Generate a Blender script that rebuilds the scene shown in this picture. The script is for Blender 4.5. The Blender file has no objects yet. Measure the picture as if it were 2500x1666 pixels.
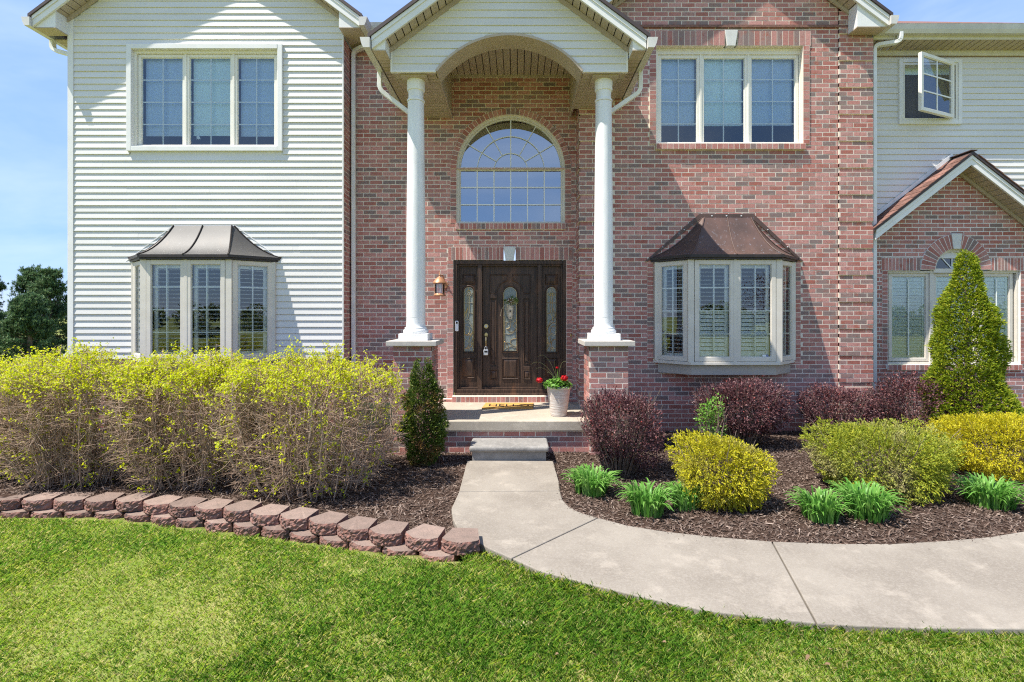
import bpy, bmesh, math, random
import numpy as np
from mathutils import Vector, Matrix
random.seed(7); RNG = np.random.default_rng(7)
SC = bpy.context.scene
COL = SC.collection
# ------------------------------------------------------------------ camera, sky, sun, exposure
EYE = 1.80                      # eye height above the planting bed (m)
FPX, CX, CY = 1250.0, 1264.0, 770.0   # survey constants taken from the photograph (px of a 2500 px wide frame)
cam_d = bpy.data.cameras.new('camera'); cam = bpy.data.objects.new('camera', cam_d); COL.objects.link(cam)
cam.location = (0, 0, EYE); cam.rotation_euler = (math.radians(90), 0, 0)
cam_d.sensor_width = 36.0; cam_d.lens = 36.0 * FPX / 2500.0
cam_d.shift_x = (1250 - CX) / 2500.0; cam_d.shift_y = -(833 - CY) / 2500.0
cam_d.clip_start = 0.05; cam_d.clip_end = 2000
SC.camera = cam
SUN_A, SUN_B = 2.3, 4.5         # sideways and downward travel of sunlight per metre towards the house
sun_dir = Vector((SUN_A, 1.0, -SUN_B)).normalized()
elev = math.asin(-sun_dir.z); azim = math.atan2(-sun_dir.x, -sun_dir.y)
W = bpy.data.worlds.new('World'); SC.world = W; W.use_nodes = True
wn = W.node_tree.nodes; wl = W.node_tree.links; wn.clear()
sky = wn.new('ShaderNodeTexSky'); sky.sky_type = 'NISHITA'; sky.sun_disc = False
sky.sun_elevation = elev; sky.sun_rotation = azim
sky.air_density = 1.0; sky.dust_density = 0.0; sky.ozone_density = 3.0; sky.altitude = 300
bg = wn.new('ShaderNodeBackground'); bg.inputs['Strength'].default_value = 0.15
wout = wn.new('ShaderNodeOutputWorld')
tc = wn.new('ShaderNodeTexCoord'); mp = wn.new('ShaderNodeMapping'); mp.inputs['Scale'].default_value = (1.0, 1.0, 3.2)
nz = wn.new('ShaderNodeTexNoise'); nz.inputs['Scale'].default_value = 1.6; nz.inputs['Detail'].default_value = 7; nz.inputs['Roughness'].default_value = 0.55
nz.inputs['Distortion'].default_value = 0.6
cr = wn.new('ShaderNodeValToRGB'); cr.color_ramp.elements[0].position = 0.42; cr.color_ramp.elements[1].position = 0.75
cr.color_ramp.elements[1].color = (0.55, 0.55, 0.55, 1)
mx = wn.new('ShaderNodeMixRGB'); mx.inputs['Color2'].default_value = (3.6, 4.1, 5.0, 1)
wl.new(tc.outputs['Generated'], mp.inputs['Vector']); wl.new(mp.outputs[0], nz.inputs['Vector'])
wl.new(nz.outputs['Fac'], cr.inputs['Fac']); wl.new(cr.outputs['Color'], mx.inputs['Fac'])
ev = wn.new('ShaderNodeMixRGB'); ev.inputs['Fac'].default_value = 0.78; ev.inputs['Color2'].default_value = (1.05, 1.85, 3.75, 1)
wl.new(sky.outputs[0], ev.inputs['Color1']); wl.new(ev.outputs[0], mx.inputs['Color1']); wl.new(mx.outputs[0], bg.inputs['Color']); wl.new(bg.outputs[0], wout.inputs[0])
sl = bpy.data.lights.new('sun', 'SUN'); sl.energy = 4.7; sl.angle = math.radians(0.53); sl.color = (1.0, 0.95, 0.87)
so = bpy.data.objects.new('sun', sl); COL.objects.link(so); so.location = (-20, -8, 40)
so.rotation_euler = sun_dir.to_track_quat('-Z', 'Y').to_euler()
SC.view_settings.view_transform = 'Standard'; SC.view_settings.look = 'None'
SC.view_settings.exposure = 0.92; SC.view_settings.gamma = 1.0
try: SC.view_settings.use_curve_mapping = False
except Exception: pass
SC.cycles.max_bounces = 8; SC.cycles.transparent_max_bounces = 12
SC.cycles.use_denoising = False; SC.cycles.pixel_filter_type = 'BLACKMAN_HARRIS'; SC.cycles.filter_width = 1.15

# ------------------------------------------------------------------ survey helpers
def PX(px, Y): return (px - CX) * Y / FPX
def PZ(py, Y): return EYE - (py - CY) * Y / FPX
def GP(px, py, z=0.0):
    Y = (EYE - z) * FPX / (py - CY); return (PX(px, Y), Y)

# ------------------------------------------------------------------ materials
def newmat(name):
    m = bpy.data.materials.new(name); m.use_nodes = True
    n = m.node_tree.nodes; l = m.node_tree.links; n.clear()
    out = n.new('ShaderNodeOutputMaterial'); b = n.new('ShaderNodeBsdfPrincipled'); l.new(b.outputs[0], out.inputs[0])
    return m, n, l, b, out
def rnd_node(n, l):
    g = n.new('ShaderNodeNewGeometry'); o = n.new('ShaderNodeObjectInfo')
    a = n.new('ShaderNodeMath'); a.operation = 'ADD'; l.new(g.outputs['Random Per Island'], a.inputs[0]); l.new(o.outputs['Random'], a.inputs[1])
    f = n.new('ShaderNodeMath'); f.operation = 'FRACT'; l.new(a.outputs[0], f.inputs[0])
    return f.outputs[0], g.outputs['Position']
def ramp(n, stops, const=False):
    r = n.new('ShaderNodeValToRGB'); e = r.color_ramp.elements
    while len(e) < len(stops): e.new(0.5)
    for i, (p, c) in enumerate(stops):
        e[i].position = p; e[i].color = (c[0], c[1], c[2], 1)
    if const: r.color_ramp.interpolation = 'CONSTANT'
    return r
def noise(n, l, vec, scale, detail=4, rough=0.6, stretch=None):
    t = n.new('ShaderNodeTexNoise'); t.inputs['Scale'].default_value = scale; t.inputs['Detail'].default_value = detail; t.inputs['Roughness'].default_value = rough
    if stretch:
        mpn = n.new('ShaderNodeMapping'); mpn.inputs['Scale'].default_value = stretch; l.new(vec, mpn.inputs['Vector']); vec = mpn.outputs[0]
    l.new(vec, t.inputs['Vector']); return t.outputs['Fac']
def mixc(n, l, fac, c1, c2, blend='MIX'):
    m = n.new('ShaderNodeMixRGB'); m.blend_type = blend
    for s, v in (('Fac', fac), ('Color1', c1), ('Color2', c2)):
        if isinstance(v, (int, float)): m.inputs[s].default_value = v
        elif isinstance(v, tuple): m.inputs[s].default_value = (v[0], v[1], v[2], 1)
        else: l.new(v, m.inputs[s])
    return m.outputs[0]
def rng_map(n, l, v, a, b, c=0.0, d=1.0):
    r = n.new('ShaderNodeMapRange'); l.new(v, r.inputs[0])
    for i, x in enumerate((a, b, c, d)): r.inputs[i + 1].default_value = x
    return r.outputs[0]
def bump(n, l, b, h, strength=0.3, dist=0.01):
    bp = n.new('ShaderNodeBump'); bp.inputs['Strength'].default_value = strength; bp.inputs['Distance'].default_value = dist
    l.new(h, bp.inputs['Height']); l.new(bp.outputs[0], b.inputs['Normal'])

MATS = {}
def simple(name, c1, c2=None, rough=0.6, scale=6.0, bscale=None, bstr=0.2, bdist=0.004, spec=0.4, metal=0.0, stretch=None, detail=5, lo=0.35, hi=0.7, jitter=0.0):
    m, n, l, b, out = newmat(name)
    r, pos = rnd_node(n, l)
    c = None
    if c2 is not None:
        f = rng_map(n, l, noise(n, l, pos, scale, detail, 0.6, stretch), lo, hi)
        c = mixc(n, l, f, tuple(c1), tuple(c2))
        if jitter:
            rr = rng_map(n, l, r, 0, 1, 1 - jitter, 1 + jitter)
            hs = n.new('ShaderNodeHueSaturation'); l.new(c, hs.inputs['Color']); l.new(rr, hs.inputs['Value']); c = hs.outputs[0]
        l.new(c, b.inputs['Base Color'])
    else: b.inputs['Base Color'].default_value = (*c1, 1)
    b.inputs['Roughness'].default_value = rough; b.inputs['Specular IOR Level'].default_value = spec; b.inputs['Metallic'].default_value = metal
    if bscale: bump(n, l, b, noise(n, l, pos, bscale, 4, 0.6), bstr, bdist)
    MATS[name] = m; return m

def brick_mat(name, light=1.0):
    m, n, l, b, out = newmat(name)
    r, pos = rnd_node(n, l)
    k = light
    cr_ = ramp(n, [(0.0, (.42*k, .17*k, .14*k)), (0.16, (.53*k, .265*k, .23*k)), (0.34, (.44*k, .19*k, .16*k)), (0.52, (.34*k, .115*k, .088*k)),
                   (0.66, (.45*k, .23*k, .20*k)), (0.78, (.31*k, .19*k, .165*k)), (0.9, (.24*k, .165*k, .148*k)), (1.0, (.19*k, .14*k, .13*k))])
    l.new(r, cr_.inputs[0])
    n1 = noise(n, l, pos, 9.0, 3, 0.55)
    c = mixc(n, l, rng_map(n, l, n1, .54, .72, 0, .75), cr_.outputs[0], (.36*k, .095*k, .055*k))
    n2 = noise(n, l, pos, 60.0, 3, 0.65, (1, 1, .5))
    c = mixc(n, l, rng_map(n, l, n2, .5, .72, 0, .55), c, (.13*k, .095*k, .085*k))
    c = mixc(n, l, rng_map(n, l, noise(n, l, pos, 28, 3, .6), .58, .75, 0, .45), c, (.52*k, .36*k, .32*k))
    c = mixc(n, l, rng_map(n, l, noise(n, l, pos, 1.1, 3, .5), .35, .7, 0.0, .25), c, (.30*k, .21*k, .19*k))
    l.new(c, b.inputs['Base Color']); b.inputs['Roughness'].default_value = .85; b.inputs['Specular IOR Level'].default_value = .25
    bump(n, l, b, noise(n, l, pos, 90, 3, .6), .5, .004)
    MATS[name] = m
brick_mat('brick', 1.08); brick_mat('brick_pale', 1.06)
simple('mortar', (.78, .69, .58), (.66, .575, .475), .95, 14, 120, .4, .003, .1)
simple('mortar_white', (.82, .78, .72), (.70, .66, .60), .95, 12, 120, .4, .003, .1)
simple('siding', (.70, .68, .64), (.63, .61, .57), .5, 1.6, 55, .05, .002, .4, stretch=(.5, 1, 3), jitter=.02)
simple('trim_white', (.78, .765, .73), (.71, .695, .66), .45, 3, None)
simple('frame_cream', (.68, .63, .55), (.60, .55, .47), .45, 4, None)
simple('skirt', (.44, .40, .35), (.38, .345, .30), .5, 4, None)
simple('frame_white', (.80, .77, .69), (.74, .70, .61), .45, 4, None)
simple('soffit', (.47, .39, .30), (.41, .335, .255), .6, 3, None, jitter=.03)
simple('shingle', (.095, .06, .052), (.05, .036, .034), .9, 25, 150, .6, .004, .15, jitter=.25)
simple('shingle_lit', (.24, .125, .095), (.12, .07, .06), .9, 30, 150, .6, .004, .15, jitter=.3)  # shingle brown raised to its sunlit orange-brown; sunlight put into the colour
simple('roof_edge', (.075, .052, .05), (.05, .036, .035), .6, 12, None)
simple('gutter', (.62, .60, .56), (.52, .50, .46), .45, 5, None)
simple('gutter_white', (.80, .79, .77), (.68, .66, .62), .4, 5, None)
simple('column', (.82, .81, .79), (.70, .69, .665), .5, 3.2, 40, .10, .003, stretch=(4, 4, .7))
simple('capstone', (.50, .46, .41), (.42, .385, .34), .85, 12, 80, .3, .003, .2)
simple('keystone', (.66, .65, .61), (.57, .555, .52), .8, 9, 80, .3, .003, .2)
simple('white_plastic', (.78, .78, .78), None, .35)
simple('black_plastic', (.01, .01, .012), None, .3)
simple('brass', (.55, .42, .22), (.42, .32, .17), .3, 30, None, metal=.85)
simple('lantern_copper', (.50, .25, .13), (.36, .17, .09), .45, 18, None, metal=.3)
simple('room', (.16, .155, .145), (.13, .125, .115), .9, 2, None)
simple('shade_blue', (.52, .64, .80), (.47, .59, .76), .8, 2, None)
simple('shade_pale', (.70, .84, .88), (.64, .79, .83), .8, 2, None)
simple('shutter', (.86, .86, .83), (.80, .80, .77), .5, 3, None)
simple('shutter_green', (.84, .88, .80), (.78, .82, .74), .5, 3, None)
simple('muntin', (.80, .80, .77), None, .4)
simple('mat_coir', (.58, .33, .10), (.42, .23, .07), .95, 30, 220, .8, .004, .1)
simple('ink', (.012, .01, .01), None, .8)
simple('soil', (.05, .035, .025), (.03, .02, .015), .95, 30, 60, .8, .01, .1)
simple('tin_cream', (.66, .60, .48), (.52, .46, .35), .6, 20, None)
simple('raffia', (.66, .56, .36), None, .8)
simple('sticker_white', (.75, .78, .82), None, .4)
simple('sticker_blue', (.03, .09, .32), None, .4)
simple('grey_metal', (.55, .56, .58), (.45, .46, .48), .4, 20, None, metal=.3)
simple('bark', (.20, .15, .11), (.11, .085, .065), .95, 18, 60, .7, .01, .1)
simple('eave_board', (.66, .62, .52), (.58, .54, .44), .6, 5, None)
simple('eave_brown', (.26, .17, .11), (.17, .11, .07), .8, 14, None)  # mottled dark brown for the strip under the cream eave board

def concrete(name, c1, c2, c3, sp=70, spots=True):
    m, n, l, b, out = newmat(name); r, pos = rnd_node(n, l)
    c = mixc(n, l, rng_map(n, l, noise(n, l, pos, 1.6, 6, .65), .38, .62), c1, c2)
    c = mixc(n, l, rng_map(n, l, noise(n, l, pos, sp, 3, .7), .45, .7, 0, .6), c, c3)
    c = mixc(n, l, rng_map(n, l, noise(n, l, pos, 260, 2, .6), .52, .68, 0, .45), c, tuple(x * .55 for x in c1))
    c = mixc(n, l, rng_map(n, l, noise(n, l, pos, 4.0, 5, .7), .54, .74, 0, .5), c, tuple(min(.7, x * 1.55) for x in c1))
    l.new(c, b.inputs['Base Color']); b.inputs['Roughness'].default_value = .9; b.inputs['Specular IOR Level'].default_value = .2
    bump(n, l, b, noise(n, l, pos, 180, 4, .65), .45, .004); MATS[name] = m
concrete('path_concrete', (.285, .25, .205), (.22, .19, .155), (.335, .30, .255))
concrete('porch_concrete', (.43, .375, .295), (.36, .31, .245), (.47, .415, .34), 40)
concrete('step_concrete', (.29, .275, .25), (.20, .19, .175), (.34, .32, .29), 30)

def block_mat():
    m, n, l, b, out = newmat('wall_block'); r, pos = rnd_node(n, l)
    g = n.new('ShaderNodeNewGeometry'); sx = n.new('ShaderNodeSeparateXYZ'); l.new(g.outputs['Normal'], sx.inputs[0])
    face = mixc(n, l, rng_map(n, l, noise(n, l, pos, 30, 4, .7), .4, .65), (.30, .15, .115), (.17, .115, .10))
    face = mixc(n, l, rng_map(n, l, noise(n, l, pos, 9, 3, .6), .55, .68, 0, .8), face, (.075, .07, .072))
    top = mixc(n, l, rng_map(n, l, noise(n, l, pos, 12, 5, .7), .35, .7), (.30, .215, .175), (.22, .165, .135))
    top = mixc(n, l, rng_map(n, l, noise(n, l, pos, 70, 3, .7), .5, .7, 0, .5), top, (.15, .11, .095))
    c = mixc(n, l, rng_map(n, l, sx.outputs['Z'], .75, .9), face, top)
    rr = rng_map(n, l, r, 0, 1, .78, 1.15); hs = n.new('ShaderNodeHueSaturation'); l.new(c, hs.inputs['Color']); l.new(rr, hs.inputs['Value'])
    l.new(hs.outputs[0], b.inputs['Base Color']); b.inputs['Roughness'].default_value = .95; b.inputs['Specular IOR Level'].default_value = .1
    bump(n, l, b, noise(n, l, pos, 110, 4, .7), .8, .008); MATS['wall_block'] = m
block_mat()

def wood_mat():
    m, n, l, b, out = newmat('door_wood'); r, pos = rnd_node(n, l)
    g1 = noise(n, l, pos, 3.0, 6, .7, (14, 14, .8))
    c = mixc(n, l, rng_map(n, l, g1, .35, .68), (.022, .013, .009), (.095, .054, .034))
    c = mixc(n, l, rng_map(n, l, noise(n, l, pos, 2.2, 3, .5, (2.5, 1, .7)), .58, .74, 0, .7), c, (.15, .07, .034))
    l.new(c, b.inputs['Base Color']); b.inputs['Roughness'].default_value = .5; b.inputs['Specular IOR Level'].default_value = .35
    bump(n, l, b, g1, .25, .003); MATS['door_wood'] = m
wood_mat()
def copper_mat(name, c1, c2, c3, spot, amount):
    m, n, l, b, out = newmat(name); r, pos = rnd_node(n, l)
    c = mixc(n, l, rng_map(n, l, noise(n, l, pos, 3.5, 5, .6), .35, .68), c1, c2)
    c = mixc(n, l, rng_map(n, l, noise(n, l, pos, 9, 4, .6, (1, 1, .4)), .6, .8, 0, .6), c, c3)
    c = mixc(n, l, rng_map(n, l, noise(n, l, pos, 26, 4, .75, (1, 1, .45)), .60, .72, 0, amount), c, spot)
    l.new(c, b.inputs['Base Color']); b.inputs['Roughness'].default_value = .55; b.inputs['Metallic'].default_value = .1
    MATS[name] = m
copper_mat('copper_grey', (.075, .07, .064), (.055, .053, .05), (.11, .075, .052), (.20, .205, .21), .35)
copper_mat('copper_brown', (.125, .07, .053), (.075, .046, .036), (.16, .09, .065), (.30, .33, .38), .75)
simple('copper_edge', (.055, .042, .036), (.035, .03, .028), .45, 12, None, metal=.3)

def glass_mat(name, tint, refl=.13, wav=.0):
    m = bpy.data.materials.new(name); m.use_nodes = True; n = m.node_tree.nodes; l = m.node_tree.links; n.clear()
    out = n.new('ShaderNodeOutputMaterial'); t = n.new('ShaderNodeBsdfTransparent'); t.inputs[0].default_value = (*tint, 1)
    g = n.new('ShaderNodeBsdfGlossy'); g.inputs['Roughness'].default_value = .004; g.inputs[0].default_value = (.93, .97, 1, 1)
    fr = n.new('ShaderNodeLayerWeight'); fr.inputs['Blend'].default_value = .32
    r = n.new('ShaderNodeMapRange'); l.new(fr.outputs['Fresnel'], r.inputs[0]); r.inputs[1].default_value = .0; r.inputs[2].default_value = 1; r.inputs[3].default_value = refl; r.inputs[4].default_value = 1
    mxs = n.new('ShaderNodeMixShader'); l.new(r.outputs[0], mxs.inputs[0]); l.new(t.outputs[0], mxs.inputs[1]); l.new(g.outputs[0], mxs.inputs[2]); l.new(mxs.outputs[0], out.inputs[0])
    if wav:
        ge = n.new('ShaderNodeNewGeometry'); tx = n.new('ShaderNodeTexNoise'); tx.inputs['Scale'].default_value = 1.7; l.new(ge.outputs['Position'], tx.inputs['Vector'])
        bp = n.new('ShaderNodeBump'); bp.inputs['Strength'].default_value = wav; bp.inputs['Distance'].default_value = .01; l.new(tx.outputs['Fac'], bp.inputs['Height']); l.new(bp.outputs[0], g.inputs['Normal'])
    MATS[name] = m
glass_mat('glass', (.93, .975, .98), .075, .03)
glass_mat('glass_arch', (.55, .62, .68), .34, .06)
glass_mat('glass_lantern', (.8, .8, .78), .1)
def leaded_mat():
    m, n, l, b, out = newmat('leaded_glass'); r, pos = rnd_node(n, l)
    c = mixc(n, l, noise(n, l, pos, 120, 3, .7), (.10, .12, .105), (.34, .38, .35)); l.new(c, b.inputs['Base Color'])
    b.inputs['Roughness'].default_value = .12; bump(n, l, b, noise(n, l, pos, 140, 3, .6), .9, .01); MATS['leaded_glass'] = m
leaded_mat()

def leaf_mat(name, stops, trans=.3, rough=.55, patch=None, pscale=1.0, plo=.45, phi=.62, pamt=1.0, val=.15):
    m, n, l, b, out = newmat(name); r, pos = rnd_node(n, l)
    cr_ = ramp(n, stops); l.new(r, cr_.inputs[0]); c = cr_.outputs[0]
    if patch:
        c2 = ramp(n, patch); l.new(r, c2.inputs[0])
        c = mixc(n, l, rng_map(n, l, noise(n, l, pos, pscale, 4, .6), plo, phi, 0, pamt), c, c2.outputs[0])
    l.new(c, b.inputs['Base Color']); b.inputs['Roughness'].default_value = rough; b.inputs['Specular IOR Level'].default_value = .3
    t = n.new('ShaderNodeBsdfTranslucent'); l.new(c, t.inputs[0]); ms = n.new('ShaderNodeMixShader'); ms.inputs[0].default_value = trans
    l.new(b.outputs[0], ms.inputs[1]); l.new(t.outputs[0], ms.inputs[2]); l.new(ms.outputs[0], out.inputs[0]); MATS[name] = m
leaf_mat('forsythia_leaf', [(0, (.52, .57, .010)), (.5, (.68, .68, .012)), (1, (.40, .52, .012))], .45)
leaf_mat('twig', [(0, (.36, .245, .175)), (.5, (.52, .375, .27)), (1, (.26, .17, .12))], .0, .9)
leaf_mat('twig_dark', [(0, (.16, .115, .085)), (.5, (.30, .23, .18)), (1, (.09, .065, .05))], .0, .9)
leaf_mat('barberry_leaf', [(0, (.06, .026, .032)), (.4, (.115, .05, .055)), (.75, (.19, .085, .085)), (.93, (.29, .155, .145)), (1, (.34, .06, .05))], .2, .45)
leaf_mat('green_leaf', [(0, (.10, .26, .03)), (.5, (.19, .38, .05)), (1, (.30, .44, .09))], .3, .45)
leaf_mat('gold_leaf', [(0, (.46, .42, .012)), (.45, (.66, .57, .02)), (.8, (.36, .40, .02)), (1, (.34, .27, .07))], .3, .6,
         [(0, (.30, .22, .12)), (.5, (.30, .30, .04)), (1, (.38, .29, .17))], 3.2, .52, .70, .75)
leaf_mat('gold_green_leaf', [(0, (.24, .31, .03)), (.4, (.44, .45, .035)), (.75, (.20, .29, .03)), (1, (.60, .53, .04))], .3, .6,
         [(0, (.40, .30, .21)), (.5, (.32, .26, .13)), (1, (.52, .41, .32))], 1.9, .50, .70, .75)
leaf_mat('gold_bright_leaf', [(0, (.52, .46, .012)), (.45, (.70, .60, .02)), (.8, (.44, .45, .02)), (1, (.40, .32, .06))], .3, .6,
         [(0, (.36, .28, .08)), (.5, (.42, .36, .03)), (1, (.42, .32, .16))], 2.5, .55, .75, .6)
leaf_mat('arbor_leaf', [(0, (.08, .15, .012)), (.35, (.21, .31, .018)), (.7, (.37, .43, .025)), (1, (.52, .50, .04))], .4, .55)
leaf_mat('arbor_dark_leaf', [(0, (.04, .085, .012)), (.5, (.09, .15, .02)), (1, (.22, .25, .04))], .25, .55,
         [(0, (.30, .14, .05)), (.5, (.40, .22, .09)), (1, (.18, .12, .05))], 3.2, .54, .62, .85)
leaf_mat('lily_leaf', [(0, (.10, .27, .035)), (.5, (.16, .36, .06)), (1, (.24, .42, .10))], .35, .4)
leaf_mat('pine_needle', [(0, (.045, .10, .045)), (.5, (.095, .175, .075)), (.85, (.16, .24, .10)), (1, (.26, .31, .14))], .3, .6)
leaf_mat('geranium_leaf', [(0, (.07, .20, .02)), (.5, (.13, .30, .04)), (1, (.22, .38, .08))], .3, .5)
leaf_mat('petal_red', [(0, (.50, .008, .015)), (.5, (.68, .02, .03)), (1, (.38, .004, .01))], .2, .5)
leaf_mat('spike_leaf', [(0, (.30, .34, .14)), (1, (.42, .42, .20))], .3, .5)
leaf_mat('chip', [(0, (.06, .04, .031)), (.35, (.105, .071, .054)), (.7, (.155, .107, .083)), (.92, (.225, .165, .13)), (1, (.33, .26, .21))], .0, .95)
leaf_mat('dry_leaf', [(0, (.16, .085, .045)), (1, (.28, .18, .11))], .2, .8)
leaf_mat('grass_blade', [(0, (.10, .26, .025)), (.45, (.17, .36, .035)), (.8, (.27, .44, .055)), (1, (.44, .44, .15))], .45, .5)
leaf_mat('grass_pale', [(0, (.21, .37, .03)), (.35, (.32, .47, .04)), (.6, (.43, .53, .06)), (.8, (.52, .50, .12)), (1, (.70, .60, .33))], .5, .5)
def lawn_soil_mat():
    m, n, l, b, out = newmat('lawn_ground'); r, pos = rnd_node(n, l)
    c = mixc(n, l, rng_map(n, l, noise(n, l, pos, 1.0, 4, .6), .35, .65), (.17, .25, .04), (.34, .33, .11))
    c = mixc(n, l, rng_map(n, l, noise(n, l, pos, 40, 4, .7), .4, .7, 0, .7), c, (.13, .10, .055))
    l.new(c, b.inputs['Base Color']); b.inputs['Roughness'].default_value = 1; b.inputs['Specular IOR Level'].default_value = .05
    bump(n, l, b, noise(n, l, pos, 60, 4, .7), .6, .02); MATS['lawn_ground'] = m
lawn_soil_mat()
simple('mulch_ground', (.075, .047, .035), (.035, .023, .018), 1.0, 22, 45, 1.0, .02, .05, detail=6)
simple('sand', (.40, .34, .20), (.30, .27, .14), .95, 20, 80, .5, .004, .1)
def pot_mat():
    m, n, l, b, out = newmat('pot_clay'); r, pos = rnd_node(n, l)
    c = mixc(n, l, rng_map(n, l, noise(n, l, pos, 9, 4, .7, (1, 1, 6)), .4, .68), (.60, .56, .51), (.46, .37, .31))
    c = mixc(n, l, rng_map(n, l, noise(n, l, pos, 6, 3, .6), .58, .72, 0, .6), c, (.38, .28, .23))
    l.new(c, b.inputs['Base Color']); b.inputs['Roughness'].default_value = .75
    bump(n, l, b, noise(n, l, pos, 8, 2, .5, (.5, .5, 14)), .5, .006); MATS['pot_clay'] = m
pot_mat()

# ------------------------------------------------------------------ mesh helpers
def place(o, parent):
    COL.objects.link(o)
    if parent is not None:
        o.parent = parent
        o.matrix_parent_inverse = Matrix.Translation(-parent.location)   # locations stay in world metres
    return o
class MB:
    def __init__(s): s.v = []; s.f = []
    def hexa(s, P):          # 8 corners: front quad 0-3, back quad 4-7
        b = len(s.v); s.v += [tuple(p) for p in P]
        s.f += [(b, b+1, b+2, b+3), (b+7, b+6, b+5, b+4), (b, b+4, b+5, b+1), (b+1, b+5, b+6, b+2), (b+2, b+6, b+7, b+3), (b+3, b+7, b+4, b)]
        return s
    def box(s, x0, x1, y0, y1, z0, z1):
        return s.hexa([(x0,y0,z0),(x1,y0,z0),(x1,y0,z1),(x0,y0,z1),(x0,y1,z0),(x1,y1,z0),(x1,y1,z1),(x0,y1,z1)])
    def prism(s, pts, y0, y1):      # polygon in (x, z), extruded along y
        b = len(s.v); n = len(pts)
        s.v += [(p[0], y0, p[1]) for p in pts] + [(p[0], y1, p[1]) for p in pts]
        s.f += [tuple(range(b, b+n)), tuple(range(b+2*n-1, b+n-1, -1))]
        for i in range(n): j = (i+1) % n; s.f.append((b+i, b+n+i, b+n+j, b+j))
        return s
    def slab(s, pts, z0, z1):       # polygon in (x, y), extruded along z
        b = len(s.v); n = len(pts)
        s.v += [(p[0], p[1], z0) for p in pts] + [(p[0], p[1], z1) for p in pts]
        s.f += [tuple(range(b, b+n)), tuple(range(b+n, b+2*n))]
        for i in range(n): j = (i+1) % n; s.f.append((b+i, b+n+i, b+n+j, b+j))
        return s
    def xprof(s, prof, x0, x1):     # profile in (y, z), extruded along x
        b = len(s.v); n = len(prof)
        s.v += [(x0, p[0], p[1]) for p in prof] + [(x1, p[0], p[1]) for p in prof]
        s.f += [tuple(range(b, b+n)), tuple(range(b+2*n-1, b+n-1, -1))]
        for i in range(n): j = (i+1) % n; s.f.append((b+i, b+n+i, b+n+j, b+j))
        return s
    def yprof(s, prof, y0, y1): return s.prism(prof, y0, y1)
    def tube(s, pts, r, n=6, closed=False, rx=None):
        pts = [Vector(p) for p in pts]; K = len(pts); b = len(s.v)
        up0 = Vector((0, 0, 1)); 
        for i, p in enumerate(pts):
            t = (pts[(i+1) % K] - pts[i-1]) if closed else (pts[min(i+1, K-1)] - pts[max(i-1, 0)])
            t.normalize(); a = t.cross(Vector((0, 1, 0)) if abs(t.y) < .9 else up0).normalized(); c = t.cross(a)
            rr = r[i] if isinstance(r, (list, tuple)) else r
            for k in range(n):
                th = 2*math.pi*(k+.5)/n; q = p + (a*math.cos(th)*(rx or 1) + c*math.sin(th))*rr; s.v.append(tuple(q))
        R = K if closed else K-1
        for i in range(R):
            for k in range(n):
                k2 = (k+1) % n; i2 = (i+1) % K
                s.f.append((b+i*n+k, b+i*n+k2, b+i2*n+k2, b+i2*n+k))
        if not closed:
            s.f.append(tuple(b+k for k in range(n-1, -1, -1))); s.f.append(tuple(b+(K-1)*n+k for k in range(n)))
        return s
    def lathe(s, prof, cx, cy, n=24, a0=0, a1=2*math.pi):
        b = len(s.v); full = abs(a1-a0-2*math.pi) < 1e-6; m = n if full else n+1
        for r, z in prof:
            for k in range(m):
                th = a0 + (a1-a0)*k/n; s.v.append((cx+r*math.cos(th), cy+r*math.sin(th), z))
        for i in range(len(prof)-1):
            for k in range(n):
                k2 = (k+1) % m; s.f.append((b+i*m+k, b+i*m+k2, b+(i+1)*m+k2, b+(i+1)*m+k))
        return s
    def ball(s, c, r, n=6, m=4):
        return s.lathe([(max(r*math.sin(math.pi*i/m), 1e-4), c[2]-r*math.cos(math.pi*i/m)) for i in range(m+1)], c[0], c[1], n)
    def build(s, name, mat, parent=None, smooth=False, bevel=0, kind=None):
        me = bpy.data.meshes.new(name); me.from_pydata(s.v, [], s.f)
        if mat: me.materials.append(MATS[mat])
        bm_ = bmesh.new(); bm_.from_mesh(me); bmesh.ops.recalc_face_normals(bm_, faces=bm_.faces); bm_.to_mesh(me); bm_.free()
        if smooth:
            for p in me.polygons: p.use_smooth = True
            me.set_sharp_from_angle(angle=math.radians(38))
        o = bpy.data.objects.new(name, me); place(o, parent)
        if bevel:
            bv = o.modifiers.new('bevel', 'BEVEL'); bv.width = bevel; bv.segments = 2; bv.limit_method = 'ANGLE'
        if kind: o['kind'] = kind
        return o
def np_mesh(name, V, F, mat, parent=None, kind=None, smooth=False):
    V = np.asarray(V, np.float32).reshape(-1, 3); F = np.asarray(F, np.int32); k = F.shape[1]
    me = bpy.data.meshes.new(name); me.vertices.add(len(V)); me.vertices.foreach_set('co', V.ravel())
    me.loops.add(F.size); me.loops.foreach_set('vertex_index', F.ravel())
    me.polygons.add(len(F)); me.polygons.foreach_set('loop_start', np.arange(0, F.size, k, dtype=np.int32)); me.polygons.foreach_set('loop_total', np.full(len(F), k, np.int32))
    if smooth: me.polygons.foreach_set('use_smooth', np.ones(len(F), bool))
    me.update(calc_edges=True); me.materials.append(MATS[mat])
    o = bpy.data.objects.new(name, me); place(o, parent)
    if kind: o['kind'] = kind
    return o
UNIT = {}
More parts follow.
